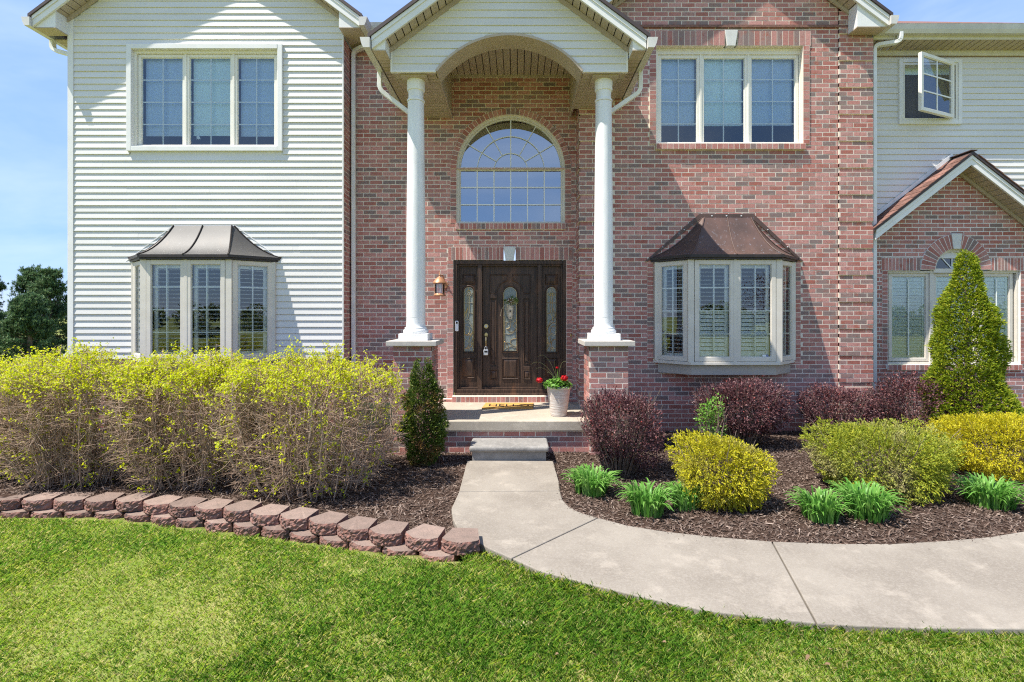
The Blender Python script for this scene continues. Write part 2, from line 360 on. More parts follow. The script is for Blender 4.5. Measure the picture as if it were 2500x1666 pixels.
def unit(mat):
    if mat not in UNIT:
        me = bpy.data.meshes.new('unit_' + mat); h = .5
        me.from_pydata([(-h,-h,-h),(h,-h,-h),(h,-h,h),(-h,-h,h),(-h,h,-h),(h,h,-h),(h,h,h),(-h,h,h)], [],
                       [(0,1,2,3),(7,6,5,4),(0,4,5,1),(1,5,6,2),(2,6,7,3),(3,7,4,0)])
        me.materials.append(MATS[mat]); UNIT[mat] = me
    return UNIT[mat]
def piece(name, mat, parent, c, size, rz=0.0):
    o = bpy.data.objects.new(name, unit(mat)); o.location = c; o.scale = size; o.rotation_euler = (0, 0, rz)
    return place(o, parent)
def bx(name, mat, parent, x0, x1, y0, y1, z0, z1):
    return piece(name, mat, parent, ((x0+x1)/2, (y0+y1)/2, (z0+z1)/2), (abs(x1-x0), abs(y1-y0), abs(z1-z0)))
def thing(name, label, cat, loc, group=None):
    o = bpy.data.objects.new(name, None); o.location = loc; COL.objects.link(o); o['label'] = label; o['category'] = cat
    if group: o['group'] = group
    return o
def tag(o, label, cat, group=None):
    o['label'] = label; o['category'] = cat
    if group: o['group'] = group
    return o
class Fr:                            # a wall plane: u runs along it, d outwards from it, z up
    def __init__(s, o, U, N): s.o, s.U, s.N = o, U, N; s.rz = math.atan2(U[1], U[0])
    def pt(s, u, d, z): return (s.o[0]+u*s.U[0]+d*s.N[0], s.o[1]+u*s.U[1]+d*s.N[1], z)
    def hexa(s, u0, u1, d0, d1, z0, z1):   # d1 is the front
        return [s.pt(u0,d1,z0), s.pt(u1,d1,z0), s.pt(u1,d1,z1), s.pt(u0,d1,z1), s.pt(u0,d0,z0), s.pt(u1,d0,z0), s.pt(u1,d0,z1), s.pt(u0,d0,z1)]
    def piece(s, name, mat, parent, u0, u1, d0, d1, z0, z1):
        return piece(name, mat, parent, s.pt((u0+u1)/2, (d0+d1)/2, (z0+z1)/2), (abs(u1-u0), abs(d1-d0), abs(z1-z0)), s.rz)
def flat(Y): return Fr((0.0, Y), (1.0, 0.0), (0.0, -1.0))
YA, YD, YG = 7.765, 8.12, 8.05       # projecting wings, door wall and right wing, small brick gable

def lettering(name, body, size, mat, loc, rot, parent, sx=1.0, extrude=0.0):
    t = bpy.data.curves.new(name, 'FONT'); t.body = body; t.size = size; t.align_x = 'CENTER'; t.align_y = 'CENTER'; t.extrude = extrude
    o = bpy.data.objects.new(name, t); COL.objects.link(o); dg = bpy.context.evaluated_depsgraph_get(); me = bpy.data.meshes.new_from_object(o.evaluated_get(dg)); bpy.data.objects.remove(o)
    me.materials.clear(); me.materials.append(MATS[mat]); q = bpy.data.objects.new(name, me); q.location = loc; q.rotation_euler = rot; q.scale = (sx, 1, 1); return place(q, parent)
# ================================================================== SETTING: ground, path, beds
def lerp_curve(pts):
    xs = [p[0] for p in pts]; ys = [p[1] for p in pts]
    return lambda x: np.interp(x, xs, ys)
ZP = 0.05                                            # top of the concrete path
c7 = lambda x, y: (x/1.8824, 1050 + y/1.8824)
c8 = lambda x, y: (1250 + x/1.8824, 1000 + y/1.8824)
edge_bed = [GP(*c8(*p), ZP) for p in [(188,236),(215,330),(220,374),(232,415),(260,445),(300,468),(345,483),(396,497),(530,533),(700,560),(900,582),(1195,606),(1500,617),(1750,617),(2000,603),(2200,585),(2353,560),(2700,505),(3100,435)]]
edge_lawn = [GP(*c7(*p), ZP) for p in [(2148,140),(2110,283),(2075,360),(2082,410),(2105,455),(2160,495),(2250,545)]] + \
            [GP(*c8(*p), ZP) for p in [(0,684),(130,742),(350,800),(560,852),(730,890),(900,925),(1100,950),(1400,982),(1600,994),(1900,1005),(2353,1007),(2900,985),(3500,930)]]
wall_px = [(10, 1246.6, -.08), (180, 1248, -.078), (313, 1251, -.07), (455, 1265, -.05), (558, 1273, -.03), (667, 1288, -.02), (758, 1303, -.01), (840, 1318, .0), (925, 1331, .01), (1015, 1343, .015), (1115, 1360, .02)]
wall_pts = [GP(a, b, z) for a, b, z in wall_px]
wall_pts = [(wall_pts[0][0]-1.9, wall_pts[0][1]+.05), (wall_pts[0][0]-.9, wall_pts[0][1]+.03)] + wall_pts
wall_z = [-.085, -.082] + [p[2] for p in wall_px]
fW = lerp_curve(wall_pts); fWZ = lambda x: np.interp(x, [p[0] for p in wall_pts], wall_z)
low = [p for p in edge_lawn if p[0] > wall_pts[-1][0] + .12]; low.sort()
YB = lerp_curve(wall_pts + low)                     # far edge of the lawn
def lawn_z(x, y):
    x = np.asarray(x, float); z = np.interp(x, [-9, -5, -2.6, -2.0, -1.4, -.45, .15, 1.0], [-.17, -.135, -.112, -.085, -.04, -.004, .008, .012])
    return z + .010*np.sin(x*1.7+y*1.1) * np.clip((YB(x)-y), 0, 1)
def ground():
    xs = np.unique(np.concatenate([np.linspace(-8, 8, 97), np.array([-700,-300,-120,-60,-40,-25,-15,-10,10,15,25,40,60,120,300,700.])]))
    ys = np.unique(np.concatenate([np.linspace(-1, 9, 81), np.array([-700,-300,-120,-60,-30,-15,-8,-4,-2,11,14,18,25,32,40,60,120,300,700.])]))
    X, Y = np.meshgrid(xs, ys); Z = lawn_z(X, np.clip(Y, -1, 9))
    under = np.clip((Y - YB(X) - .02)/.12, 0, 1) * (np.abs(X) < 8.01) * (Y < 9.01)
    Z = Z - .32*under
    Z = np.where((np.abs(X) > 8.01) & (Y > 5), Z - .15, Z)
    Z = Z - 2.3*np.clip((Y-10)/26, 0, 1) - 1.0*np.clip((-Y-6)/40, 0, 1)
    ny, nx = X.shape; idx = np.arange(nx*ny).reshape(ny, nx)
    F = np.stack([idx[:-1,:-1], idx[:-1,1:], idx[1:,1:], idx[1:,:-1]], -1).reshape(-1, 4)
    return np_mesh('lawn', np.stack([X, Y, Z], -1), F, 'lawn_ground', None, 'structure', True)
ground()

path = bpy.data.objects.new('path', None); path.location = (*edge_bed[0], ZP); COL.objects.link(path); path['kind'] = 'structure'
def split(i0, i1, j0, j1):
    a = [Vector(p) for p in edge_bed[i0:i1+1]]; b = [Vector(p) for p in edge_lawn[j0:j1+1]]
    def inset(p, q, e=.005): return p + (q-p).normalized()*e
    a2 = [inset(a[0], a[1])] + a[1:-1] + [inset(a[-1], a[-2])]; b2 = [inset(b[0], b[1])] + b[1:-1] + [inset(b[-1], b[-2])]
    MB().slab([tuple(p) for p in a2] + [tuple(p) for p in reversed(b2)], ZP-.11, ZP).build('concrete_slab', 'path_concrete', path, bevel=.007)
split(0, 2, 0, 1); split(2, 7, 1, 7); split(7, 11, 7, 14); split(11, len(edge_bed)-1, 14, len(edge_lawn)-1)

def inpoly(x, y, P):
    P = np.asarray(P); n = len(P); r = np.zeros(x.shape, bool); j = n-1
    for i in range(n):
        xi, yi = P[i]; xj, yj = P[j]
        c = ((yi > y) != (yj > y)) & (x < (xj-xi)*(y-yi)/(yj-yi+1e-12)+xi); r ^= c; j = i
    return r
bed_right = edge_bed[:] + [(12, 6.5), (12, 8.3), (.3, 8.3), (.3, 6.6), (edge_bed[0][0]-.15, 6.45)]
bed_left = [(edge_lawn[0][0]+.1, 6.45), *edge_lawn[:6], (wall_pts[-1][0]+.2, wall_pts[-1][1]+.12)] + [(p[0], p[1]+.14) for p in reversed(wall_pts)] + [(-9, 5.2), (-9, 8.3), (-.35, 8.3), (-.35, 6.5)]
def mulch_z(x, y):
    return .006 + .010*np.sin(x*2.3+1)*np.sin(y*2.9) + .006*np.sin(x*7.1)*np.sin(y*6.3+1) + .03*np.clip((y-5.8)/1.5, 0, 1)
def bed(poly, x0, x1, y0, y1, under):
    st = .05; xs = np.arange(x0, x1, st); ys = np.arange(y0, y1, st); X, Y = np.meshgrid(xs, ys)
    Z = mulch_z(X, Y) + RNG.normal(0, .004, X.shape); ny, nx = X.shape; idx = np.arange(nx*ny).reshape(ny, nx)
    cx, cy = X[:-1,:-1]+st/2, Y[:-1,:-1]+st/2
    k = inpoly(cx, cy, poly)
    for dx in (-.06, .06): k |= inpoly(cx+dx, cy, poly)
    k |= inpoly(cx, cy+.06, poly)
    F = np.stack([idx[:-1,:-1], idx[:-1,1:], idx[1:,1:], idx[1:,:-1]], -1)[k]
    return np_mesh('mulch_bed', np.stack([X, Y, Z], -1), F, 'mulch_ground', None, 'structure', True)
bed(bed_right, 0, 11, 4, 8.3, 0); bed(bed_left, -8.6, .1, 3.7, 8.3, 0)
def basis(d):
    d = d/np.linalg.norm(d, axis=1, keepdims=True); h = np.tile([0., 0, 1], (len(d), 1)); h[np.abs(d[:, 2]) > .95] = [1, 0, 0]
    a = np.cross(d, h); a /= np.linalg.norm(a, axis=1, keepdims=True); return d, a, np.cross(a, d)
def folded(name, C, U, Wd, mat, parent, kind, fold=.25):     # long leaves folded along the middle: 6 corners, 2 quads
    N = np.cross(U, Wd); N /= np.linalg.norm(N, axis=1, keepdims=True)+1e-9
    h = np.linalg.norm(Wd, axis=1, keepdims=True)*fold
    V = np.stack([C-U*.5, C-U*.25+Wd*.5+N*h, C+U*.25+Wd*.5+N*h, C+U*.5, C+U*.25-Wd*.5+N*h, C-U*.25-Wd*.5+N*h], 1)
    b = np.arange(len(C))[:, None]*6
    return np_mesh(name, V, np.concatenate([b+[0, 1, 2, 3], b+[0, 3, 4, 5]]), mat, parent, kind)
def leaves(name, C, U, Wd, mat, parent, kind=None, blunt=0.0):          # flat leaves or chips: 4 corners
    V = np.stack([C-U*.5-Wd*.5*blunt, C+Wd*.5-U*(.05+.40*blunt), C+U*.5+Wd*.5*blunt, C-Wd*.5+U*(-.05+.45*blunt)], 1); b = np.arange(len(C))[:, None]*4
    return np_mesh(name, V, b+[0, 1, 2, 3], mat, parent, kind)
def rand_dirs(n): 
    d = RNG.normal(size=(n, 3)); return d/np.linalg.norm(d, axis=1, keepdims=True)
def scatter_chips(poly, x0, x1, y0, y1, n):
    x = RNG.uniform(x0, x1, n); y = RNG.uniform(y0, y1, n); k = inpoly(x, y, poly) & (np.abs(x) < y*1.12+.6); x, y = x[k], y[k]; m = len(x)
    z = mulch_z(x, y) + RNG.uniform(.002, .016, m)
    U = rand_dirs(m); U[:, 2] *= .32; U /= np.linalg.norm(U, axis=1, keepdims=True); _, a, _ = basis(U); R = rand_dirs(m); a = a + R*.35
    L = RNG.gamma(2.6, .0135, m).clip(.010, .11)[:, None]; Wd = RNG.uniform(.004, .013, m)[:, None]
    leaves('mulch_chips', np.stack([x, y, z], 1), U*L, a*Wd, 'chip', None, 'stuff', .75)
scatter_chips(bed_right, .3, 8.5, 4.0, 8.2, 85000); scatter_chips(bed_left, -7, .05, 3.7, 8.2, 75000)

def grass():
    n = 720000
    y = 2.05 + (5.3-2.05)*RNG.random(n)**1.25; x = RNG.uniform(-6.3, 5.6, n)
    k = (np.abs(x) < y*1.1+.5) & (y < YB(x)-np.where(x < -.4, .11, .015)+RNG.normal(0, .014, n)); x, y = x[k], y[k]
    def nzf(s, ph): return np.sin(x*s+ph)*np.sin(y*s*1.3+ph*2)+.6*np.sin(x*s*2.3+y*s*1.1+ph*3)+.4*np.sin(-x*s*3.7+y*s*3.1+ph)
    tall = np.clip(.5+.30*nzf(1.5, .7), 0, 1)
    lush = .22*nzf(.9, 2.2)+.16*nzf(2.9, .4)+.15*nzf(7.3, 1.1)+.12*nzf(17.0, 2.7)
    for gx, gy, sx, sy, am in ((-.15, 3.02, .75, .30, .8), (-.75, 3.45, .7, .22, .45), (.65, 2.75, .7, .30, .75), (-3.3, 4.3, .7, .22, .6), (-1.5, 2.6, .5, .15, .3), (-3.5, 3.2, 1.2, .5, -.35), (-.9, 2.9, .25, .3, -.3), (-2.0, 3.3, .8, .35, -.3), (1.6, 2.9, .6, .2, .1)):
        lush = lush+am*np.exp(-((x-gx)/sx)**2-((y-gy)/sy)**2)
    lush = np.clip(.36+.62*lush, 0.05, .92); tall = np.clip(.35*tall+.75*lush, 0, 1)
    k = RNG.random(len(x)) < (.55+.45*tall)
    bare = (((x+.02)/.13)**2 + ((y-2.98)/.045)**2 < 1) | (nzf(6.1, 2.0) > 1.62)
    k &= ~(bare & (RNG.random(len(x)) < .6)); x, y, tall, lush = x[k], y[k], tall[k], lush[k]; m = len(x)
    h = (.014+.027*tall)*RNG.uniform(.55, 1.35, m); edge = np.clip(1-(YB(x)-y)/.15, 0, 1); h *= 1+.55*edge
    z = lawn_z(x, y)
    th = RNG.uniform(0, 2*np.pi, m); lean = RNG.uniform(.2, 1.35, m)*h; w = RNG.uniform(.0008, .0016, m)*(1+.25*(y-2))
    dx, dy = np.cos(th), np.sin(th); B = np.stack([x, y, z-.004], 1); D = np.stack([dx, dy, 0*x], 1); S = np.stack([-dy, dx, 0*x], 1)*w[:, None]
    M = B + D*(lean*.3)[:, None] + np.stack([0*x, 0*x, h*.6], 1); T = B + D*lean[:, None] + np.stack([0*x, 0*x, h], 1)
    V = np.stack([B-S, B+S, M+S*.8, T, M-S*.8], 1); green = RNG.random(m) < lush
    for q, mat in ((green, 'grass_blade'), (~green, 'grass_pale')):
        b = np.arange(q.sum())[:, None]*5; np_mesh('grass', V[q], b+[0, 1, 2, 3, 4], mat, None, 'stuff')
grass()

# ================================================================== HOUSE
house = thing('house', 'two storey house of red brick and white siding with columned entrance porch', 'house', (0, YD, 0))
BR = []                 # bricks wait here until the largest 300 have been picked
LB, CH = .192, .0677    # brick length and course height
def sub(iv, holes):
    for a, b in holes:
        out = []
        for u0, u1 in iv:
            if b <= u0 or a >= u1: out.append((u0, u1)); continue
            if a > u0: out.append((u0, a))
            if b < u1: out.append((b, u1))
        iv = out
    return iv
def add_brick(wall, P, mat, Y): BR.append((wall, P, mat, Y))
def brick_field(name, fr, u0, u1, z0, z1, holes=(), clip=None, mat='brick', mort='mortar', ch=CH, lb=LB, d=0.0, quoin=False, parent=house, wall=None, ph=0.0, depth=.07, ext=0.0):
    nrow = int(math.ceil((z1-z0)/ch - .05)); M = MB(); todo = []
    for k in range(nrow):
        zA, zB = z0+k*ch, min(z0+(k+1)*ch, z1)
        dd = d if not quoin else (d+.022 if (k % 6) != quoin-1 else d)
        base = (u0-(ext if dd > d else 0), u1)
        if clip:
            c = clip((zA+zB)/2)
            if c is None: continue
            base = (max(base[0], c[0]), min(base[1], c[1]))
            if base[1]-base[0] < .02: continue
        rects = [h.r for h in holes if hasattr(h, 'zs') and zB > h.r[2]+.006 and zA < h.r[3]-.006]; other = [q for h in holes if not hasattr(h, 'zs') for q in h(zA, zB)]
        spans = [(zA, zB, sub([base], [(r[0], r[1]) for r in rects] + other))]
        for r in rects:                                   # cut bricks above and below an opening
            for za, zb in ((zA, r[2]), (r[3], zB)):
                if zb-za > .006:
                    t = [(q[0], q[1]) for q in rects if q is not r and q[2] < (za+zb)/2 < q[3]]
                    spans.append((za, zb, sub([(max(r[0], base[0]), min(r[1], base[1]))], t + other)))
        for za, zb, iv in spans:
            for a, b in iv:
                if b-a < .012: continue
                M.hexa(fr.hexa(a, b, dd-depth, dd-.0014, za, zb+.0005))
                st = lb+.0115; off = (k % 2)*st/2+ph; i = math.floor((a-off)/st); x = off+i*st
                while x < b:
                    p, q = max(x, a), min(x+lb, b)
                    if q-p > .018 and zb-za > .02: todo.append((p, q, za, zb, dd))
                    x += st
    w = wall or M.build(name, mort, parent)
    for p, q, za, zb, dd in todo:
        j = random.uniform(-.0008, .0016); e = random.uniform(-.001, .001)
        add_brick(w, fr.hexa(p, q, dd-depth*.8, dd+j, za+.006+e, zb-.006+e), mat, fr.o[1])
    return w
def stack(wall, fr, u0, u1, z0, z1, n, vertical, mat='brick', d=0.004, depth=.08, mort='mortar'):   # a row of bricks on end or on edge, or a jamb of headers
    M = MB().hexa(fr.hexa(min(u0,u1), max(u0,u1), d-depth, d-.0014, z0, z1))
    o = M.build('mortar_bed', mort, wall)
    for i in range(n):
        if vertical: a, b, c, e = u0+(u1-u0)*i/n+.0045, u0+(u1-u0)*(i+1)/n-.0045, z0+.004, z1-.004
        else: a, b, c, e = u0+.004, u1-.004, z0+(z1-z0)*i/n+.0045, z0+(z1-z0)*(i+1)/n-.0045
        add_brick(wall, fr.hexa(a, b, d-depth*.8, d+random.uniform(-.0008, .0016), c, e), mat, fr.o[1])
def ring(wall, fr, uc, zc, r0, r1, a0, a1, n, mat='brick', d=0.006, depth=.10, skip=None, mort='mortar'):
    M = MB(); N = 40
    for i in range(N):
        t0, t1 = a0+(a1-a0)*i/N, a0+(a1-a0)*(i+1)/N
        c = lambda r, t: (uc+r*math.cos(t), zc+r*math.sin(t))
        q = [c(r0, t0), c(r1, t0), c(r1, t1), c(r0, t1)]
        M.hexa([fr.pt(u, d-.0014, z) for u, z in q] + [fr.pt(u, d-depth, z) for u, z in q])
    M.build('arch_mortar', mort, wall)
    for i in range(n):
        if skip and i in skip: continue
        g = .0045/((r0+r1)/2); t0, t1 = a0+(a1-a0)*i/n+g, a0+(a1-a0)*(i+1)/n-g
        c = lambda r, t: (uc+r*math.cos(t), zc+r*math.sin(t))
        q = [c(r0+.003, t0), c(r1-.003, t0), c(r1-.003, t1), c(r0+.003, t1)]; dj = d+random.uniform(-.0008, .0016)
        add_brick(wall, [fr.pt(u, dj, z) for u, z in q] + [fr.pt(u, d-depth*.8, z) for u, z in q], mat, fr.o[1])
def rect(a, b, c, e):
    f = lambda za, zb: [(a, b)] if c < (za+zb)/2 < e else []
    f.zs = (c, e); f.r = (a, b, c, e); return f
def disc(uc, zc, r): 
    def f(za, zb):
        zm = (za+zb)/2-zc
        return [(uc-math.sqrt(r*r-zm*zm), uc+math.sqrt(r*r-zm*zm))] if 0 <= zm < r else []
    return f
FD, FA, FG, FRW = flat(YD), flat(YA), flat(YG), flat(YD)
ZT = 6.0
# ---- door wall
XD0, XD1 = -2.634, .95
SLAB = .44
dx0, dx1, dz0, dz1 = PX(1106.6, YD), PX(1382.5, YD), PZ(964.5, YD), PZ(635.8, YD)
ax, ar, az0, azs = PX(1246.8, YD), .859, PZ(545.3, YD), PZ(413, YD)
sold_z1 = PZ(603.6, YD)
wD = brick_field('brick_wall', FD, XD0, XD1, SLAB-.02, ZT, [rect(dx0-.10, dx1+.10, 0, dz1), rect(dx0-.085, dx1+.115, dz1, sold_z1), rect(ax-ar-.10, ax+ar+.10, az0, azs), rect(ax-ar, ax+ar, az0-.10, az0), disc(ax, azs, ar+.06)])
wD['label'] = 'brick wall round the front door and arched window'
nj = round((dz1-dz0+.09)/CH)
stack(wD, FD, dx0-.098, dx0, dz0-.09, dz1, nj, False); stack(wD, FD, dx1, dx1+.098, dz0-.09, dz1, nj, False)
ks = PX(1244, YD)
stack(wD, FD, dx0-.083, ks-.095, dz1+.004, sold_z1, 15, True); stack(wD, FD, ks+.095, dx1+.113, dz1+.004, sold_z1, 12, True)
def keystone(fr, u, z0, z1, wt, wb, parent, d=.02):
    q = [(u-wb, z0), (u+wb, z0), (u+wt, z1), (u-wt, z1)]
    MB().hexa([fr.pt(a, d, b) for a, b in q] + [fr.pt(a, -.07, b) for a, b in q]).build('keystone', 'keystone', parent, bevel=.004)
keystone(FD, ks, dz1-.008, sold_z1+.008, .098, .062, wD)
nh = round((azs-az0)/CH)
stack(wD, FD, ax-ar-.10, ax-ar, az0, azs, nh, False); stack(wD, FD, ax+ar, ax+ar+.10, az0, azs, nh, False)
ring(wD, FD, ax, azs, ar, ar+.10, 0, math.pi, 40, d=.012)
stack(wD, FD, ax-ar-.01, ax+ar+.01, az0-.10, az0-.004, 26, True, d=.03)
stack(wD, FD, dx0-.005, dx1+.005, dz0-.10, dz0-.005, 26, True, d=.13, depth=.15)
stack(wD, FD, XD0, XD1, SLAB-.01, SLAB+.045, 17, True, d=.10, depth=.12)
# ---- projecting right wing wall with gable
XA0, XA1 = .95, PX(2129.5, YA)
gA = (XA0+XA1)/2
eaveA = PZ(62, 7.5)
q1 = PX(1497, YA); q2 = PX(2046.5, YA)
bay = dict(wl=2.072, fl=2.494, fr=3.762, wr=4.184, yf=7.37, zt=2.60, zb=1.128)
ux0, ux1, uz0, uz1 = PX(1601.7, YA), PX(1959.8, YA), PZ(352.5, YA), PZ(113, YA)
us1 = PZ(76.7, YA)
clipA = lambda z: (XA0-.1, XA1) if z < eaveA+.3 else ((XA0+(z-eaveA-.3)/.75, XA1-(z-eaveA-.3)/.75) if z < 7.2 else None)
wA = brick_field('brick_wall', FA, q1, q2, -.03, 7.1, [rect(ux0-.10, ux1+.10, uz0, uz1), rect(ux0-.11, ux1+.115, uz1, us1), rect(ux0-.01, ux1+.01, uz0-.09, uz0), rect(bay['wl']-.11, bay['wr']+.11, 1.09, 2.66)], clipA, ph=.05)
wA['label'] = 'brick wall with bay window below and triple window above'
kx = PX(1550+580/2.477, YA)
stack(wA, FA, ux0-.10, kx-.095, uz1, us1, 13, True, d=.014); stack(wA, FA, kx+.095, ux1+.115, uz1, us1, 13, True, d=.014)
keystone(FA, kx, uz1-.008, us1+.006, .098, .062, wA, .028)
nu = round((uz1-uz0)/CH)
stack(wA, FA, ux0-.10, ux0, uz0, uz1, nu, False, d=.014); stack(wA, FA, ux1, ux1+.10, uz0, uz1, nu, False, d=.014)
stack(wA, FA, ux0-.005, ux1+.02, uz0-.088, uz0-.003, 27, True, d=.05, depth=.12)
nb = round((2.66-1.09)/CH)
stack(wA, FA, bay['wl']-.11, bay['wl']-.01, 1.09, 2.66, nb, False, d=0); stack(wA, FA, bay['wr']+.01, bay['wr']+.11, 1.09, 2.66, nb, False, d=0)
MB().box(bay['wl']-.01, bay['wr']+.01, YA+.02, YA+.06, 2.60, 2.66).build('lintel', 'frame_cream', wA)
brick_field('quoin', FA, q2+.001, XA1, -.03, 6.4, clip=clipA, quoin=6, ph=.10)
for q in (q1, q2): bx('mortar_joint', 'mortar', wA, q-.02, q+.02, YA+.012, YA+.05, 0, 6.2)
brick_field('quoin', FA, XA0, q1-.001, -.03, 5.6, quoin=6, ph=.02, ext=.022)
FLr = Fr((XA0, YA), (0, 1), (-1, 0)); brick_field('quoin', FLr, .004, YD-YA, -.03, 5.6, quoin=6, ph=.06)
# ---- left wing: return wall and plinth
FRr = Fr((XD0, YA), (0, 1), (1, 0)); brick_field('return_wall', FRr, 0, YD-YA, 0, ZT, ph=.02)
XL0, XL1 = PX(170, YA), XD0
zsid = PZ(877, YA)
brick_field('plinth_wall', flat(YA+.02), XL0, XL1, -.05, zsid, ph=.07)
# ---- siding
def siding(name, fr, u0, u1, z0, z1, exp, holes=(), clip=None, lip=.0165):
    B = MB().hexa(fr.hexa(u0, u0+.06, -.06, -.021, z0, z0+.05)).build(name, 'siding', house)
    k = 0; z = z0
    while z < z1:
        za, zb = z, z+exp; iv = [(u0, u1)]
        if clip:
            c = clip((za+zb)/2); iv = [(max(u0, c[0]), min(u1, c[1]))] if c else []
        iv = sub(iv, [h for f in holes for h in f(za, zb)])
        def at(z_, j):
            c_ = clip(z_) if clip else (u0, u1)
            if not c_: return iv[j]
            v = sub([(max(u0, c_[0]), min(u1, c_[1]))], [h for f in holes if not hasattr(f, 'zs') for h in f(z_, z_)] + [h for f in holes if hasattr(f, 'zs') for h in f(za, zb)])
            return v[j] if len(v) == len(iv) else iv[j]
        for j, (a, b) in enumerate(iv):
            if b-a < .02: continue
            lp = lip+random.uniform(-.0015, .0015); m = 1 if b-a < 1.5 else 3; cuts = [a] + sorted(random.uniform(a+.3, b-.3) for _ in range(m-1)) + [b]
            P = MB()
            for i in range(m):
                p, q = cuts[i], cuts[i+1]; e = random.uniform(-.0012, .0012)
                prof = [(-.02, za+.002), (lp+e-.002, za), (lp+e, za+.004), (lp+e-.001, za+.012), (.001, zb+.008), (-.02, zb+.008)]
                n = len(prof); b0 = len(P.v)
                P.v += [fr.pt(at(z_, j)[0] if i == 0 else p, d_, z_) for d_, z_ in prof] + [fr.pt(at(z_, j)[1] if i == m-1 else q, d_, z_) for d_, z_ in prof]
                P.f += [tuple(range(b0, b0+n)), tuple(range(b0+2*n-1, b0+n-1, -1))] + [(b0+i_, b0+n+i_, b0+n+(i_+1) % n, b0+(i_+1) % n) for i_ in range(n)]
            P.build('siding_board', 'siding', B)
        z += exp; k += 1
    return B
EX = .0969
wx0, wx1, wz0, wz1 = PX(313, 7.74), PX(692, 7.74), PZ(370.5, 7.74), PZ(111, 7.74)
lbay = dict(wl=-5.82, fl=-5.39, fr=-4.16, wr=-3.665, yf=7.37, zt=2.60, zb=1.16)
gL = (XL0+XL1)/2; eaveL = PZ(64, 7.5)
clipL = lambda z: (XL0, XL1) if z < eaveL+.27 else ((XL0+(z-eaveL-.27)/.75, XL1-(z-eaveL-.27)/.75) if z < 7.6 else None)
sL = siding('siding_wall', FA, XL0+.07, XL1-.02, zsid, 7.3, EX, [rect(wx0+.01, wx1-.01, wz0+.01, wz1-.01), rect(lbay['wl']+.01, lbay['wr']-.01, 0, 2.72)], clipL)
bx('corner_post', 'trim_white', sL, XL0-.012, XL0+.072, YA-.024, YA+.1, zsid-.03, eaveL+.30)
bx('siding_filler', 'siding', sL, wx0+.02, wx1-.02, YA-.004, YA+.02, wz0-.08, wz0+.03)
bx('corner_post', 'trim_white', sL, XL1-.022, XL1-.002, YA-.02, YA-.001, zsid-.03, eaveL)
bx('corner_post', 'trim_white', sL, XL0-.012, XL0+.008, YA+.1, YA+4, zsid-.03, eaveL+.05)
XR0, XR1 = 5.40, 9.2
rx0, rx1, rz0, rz1 = PX(2193.6, 8.10), PX(2347, 8.10), PZ(304, 8.10), PZ(145, 8.10)
sR = siding('siding_wall', FRW, XR0, XR1, 2.7, PZ(147, YD), EX, [rect(rx0+.01, rx1-.01, rz0+.01, rz1-.01)])
bx('siding_filler', 'siding', sR, rx0+.02, rx1-.02, YD-.004, YD+.02, rz0-.08, rz0+.03)
bx('frieze_board', 'eave_brown', sR, XR0, XR1, YD-.004, YD+.02, PZ(147, YD), PZ(138, YD))
bx('frieze_board', 'eave_board', sR, XR0, XR1, YD-.03, YD+.02, PZ(138, YD), PZ(126, YD))
# ---- small brick gable on the right
Xg = 6.87; YGF = 7.75; pkz = PZ(370.4, YGF); sg = .78
gw = dict(x0=PX(2167.3, YG), x1=PX(2491, YG), z0=PZ(890, YG), z1=PZ(661.5, YG)); gcx = PX(2333, YG); gcz = PZ(659, YG); gr0, gr1 = .33, .555
chg = .0653
clipG = lambda z: (XR0+.2, 2*Xg-XR0-.2) if z < pkz-.35-sg*1.33 else ((Xg-(pkz-.18-z)/sg, Xg+(pkz-.18-z)/sg) if z < pkz-.2 else None)
gsz1 = PZ(630, YG)
wG = brick_field('brick_wall', FG, XR0+.2, 2*Xg-XR0-.2, -.02, pkz-.24, [rect(gw['x0']-.09, gw['x1']+.09, gw['z0'], gw['z1']), rect(gw['x0']-.01, gw['x1']+.01, gw['z0']-.09, gw['z0']), rect(gw['x0']-.10, gw['x1']+.10, gw['z1'], gsz1), disc(gcx, gcz, gr1-.04), rect(gcx-gr1, gcx+gr1, gw['z1']-.01, gcz+.02)], clipG, 'brick_pale', 'mortar_white', chg)
wG['label'] = 'small brick gable wall with triple window under a brick arch'
stack(wG, FG, gw['x0']-.10, gcx-gr1-.004, gw['z1']+.003, gsz1, 11, True, 'brick_pale', mort='mortar_white'); stack(wG, FG, gcx+gr1+.004, gw['x1']+.10, gw['z1']+.003, gsz1, 11, True, 'brick_pale', mort='mortar_white')
ng = round((gw['z1']-gw['z0'])/chg)
stack(wG, FG, gw['x0']-.09, gw['x0'], gw['z0'], gw['z1'], ng, False, 'brick_pale', mort='mortar_white'); stack(wG, FG, gw['x1'], gw['x1']+.09, gw['z0'], gw['z1'], ng, False, 'brick_pale', mort='mortar_white')
ring(wG, FG, gcx, gcz, gr0, gr1, 0.0, math.pi, 21, 'brick_pale', d=.014, skip=(10,), mort='mortar_white', depth=.12)
keystone(FG, gcx, gcz+gr0-.005, gcz+gr1+.012, .085, .055, wG, .03)
stack(wG, FG, gw['x0']-.01, gw['x1']+.01, gw['z0']-.088, gw['z0']-.004, 30, True, 'brick_pale', d=.03, mort='mortar_white')
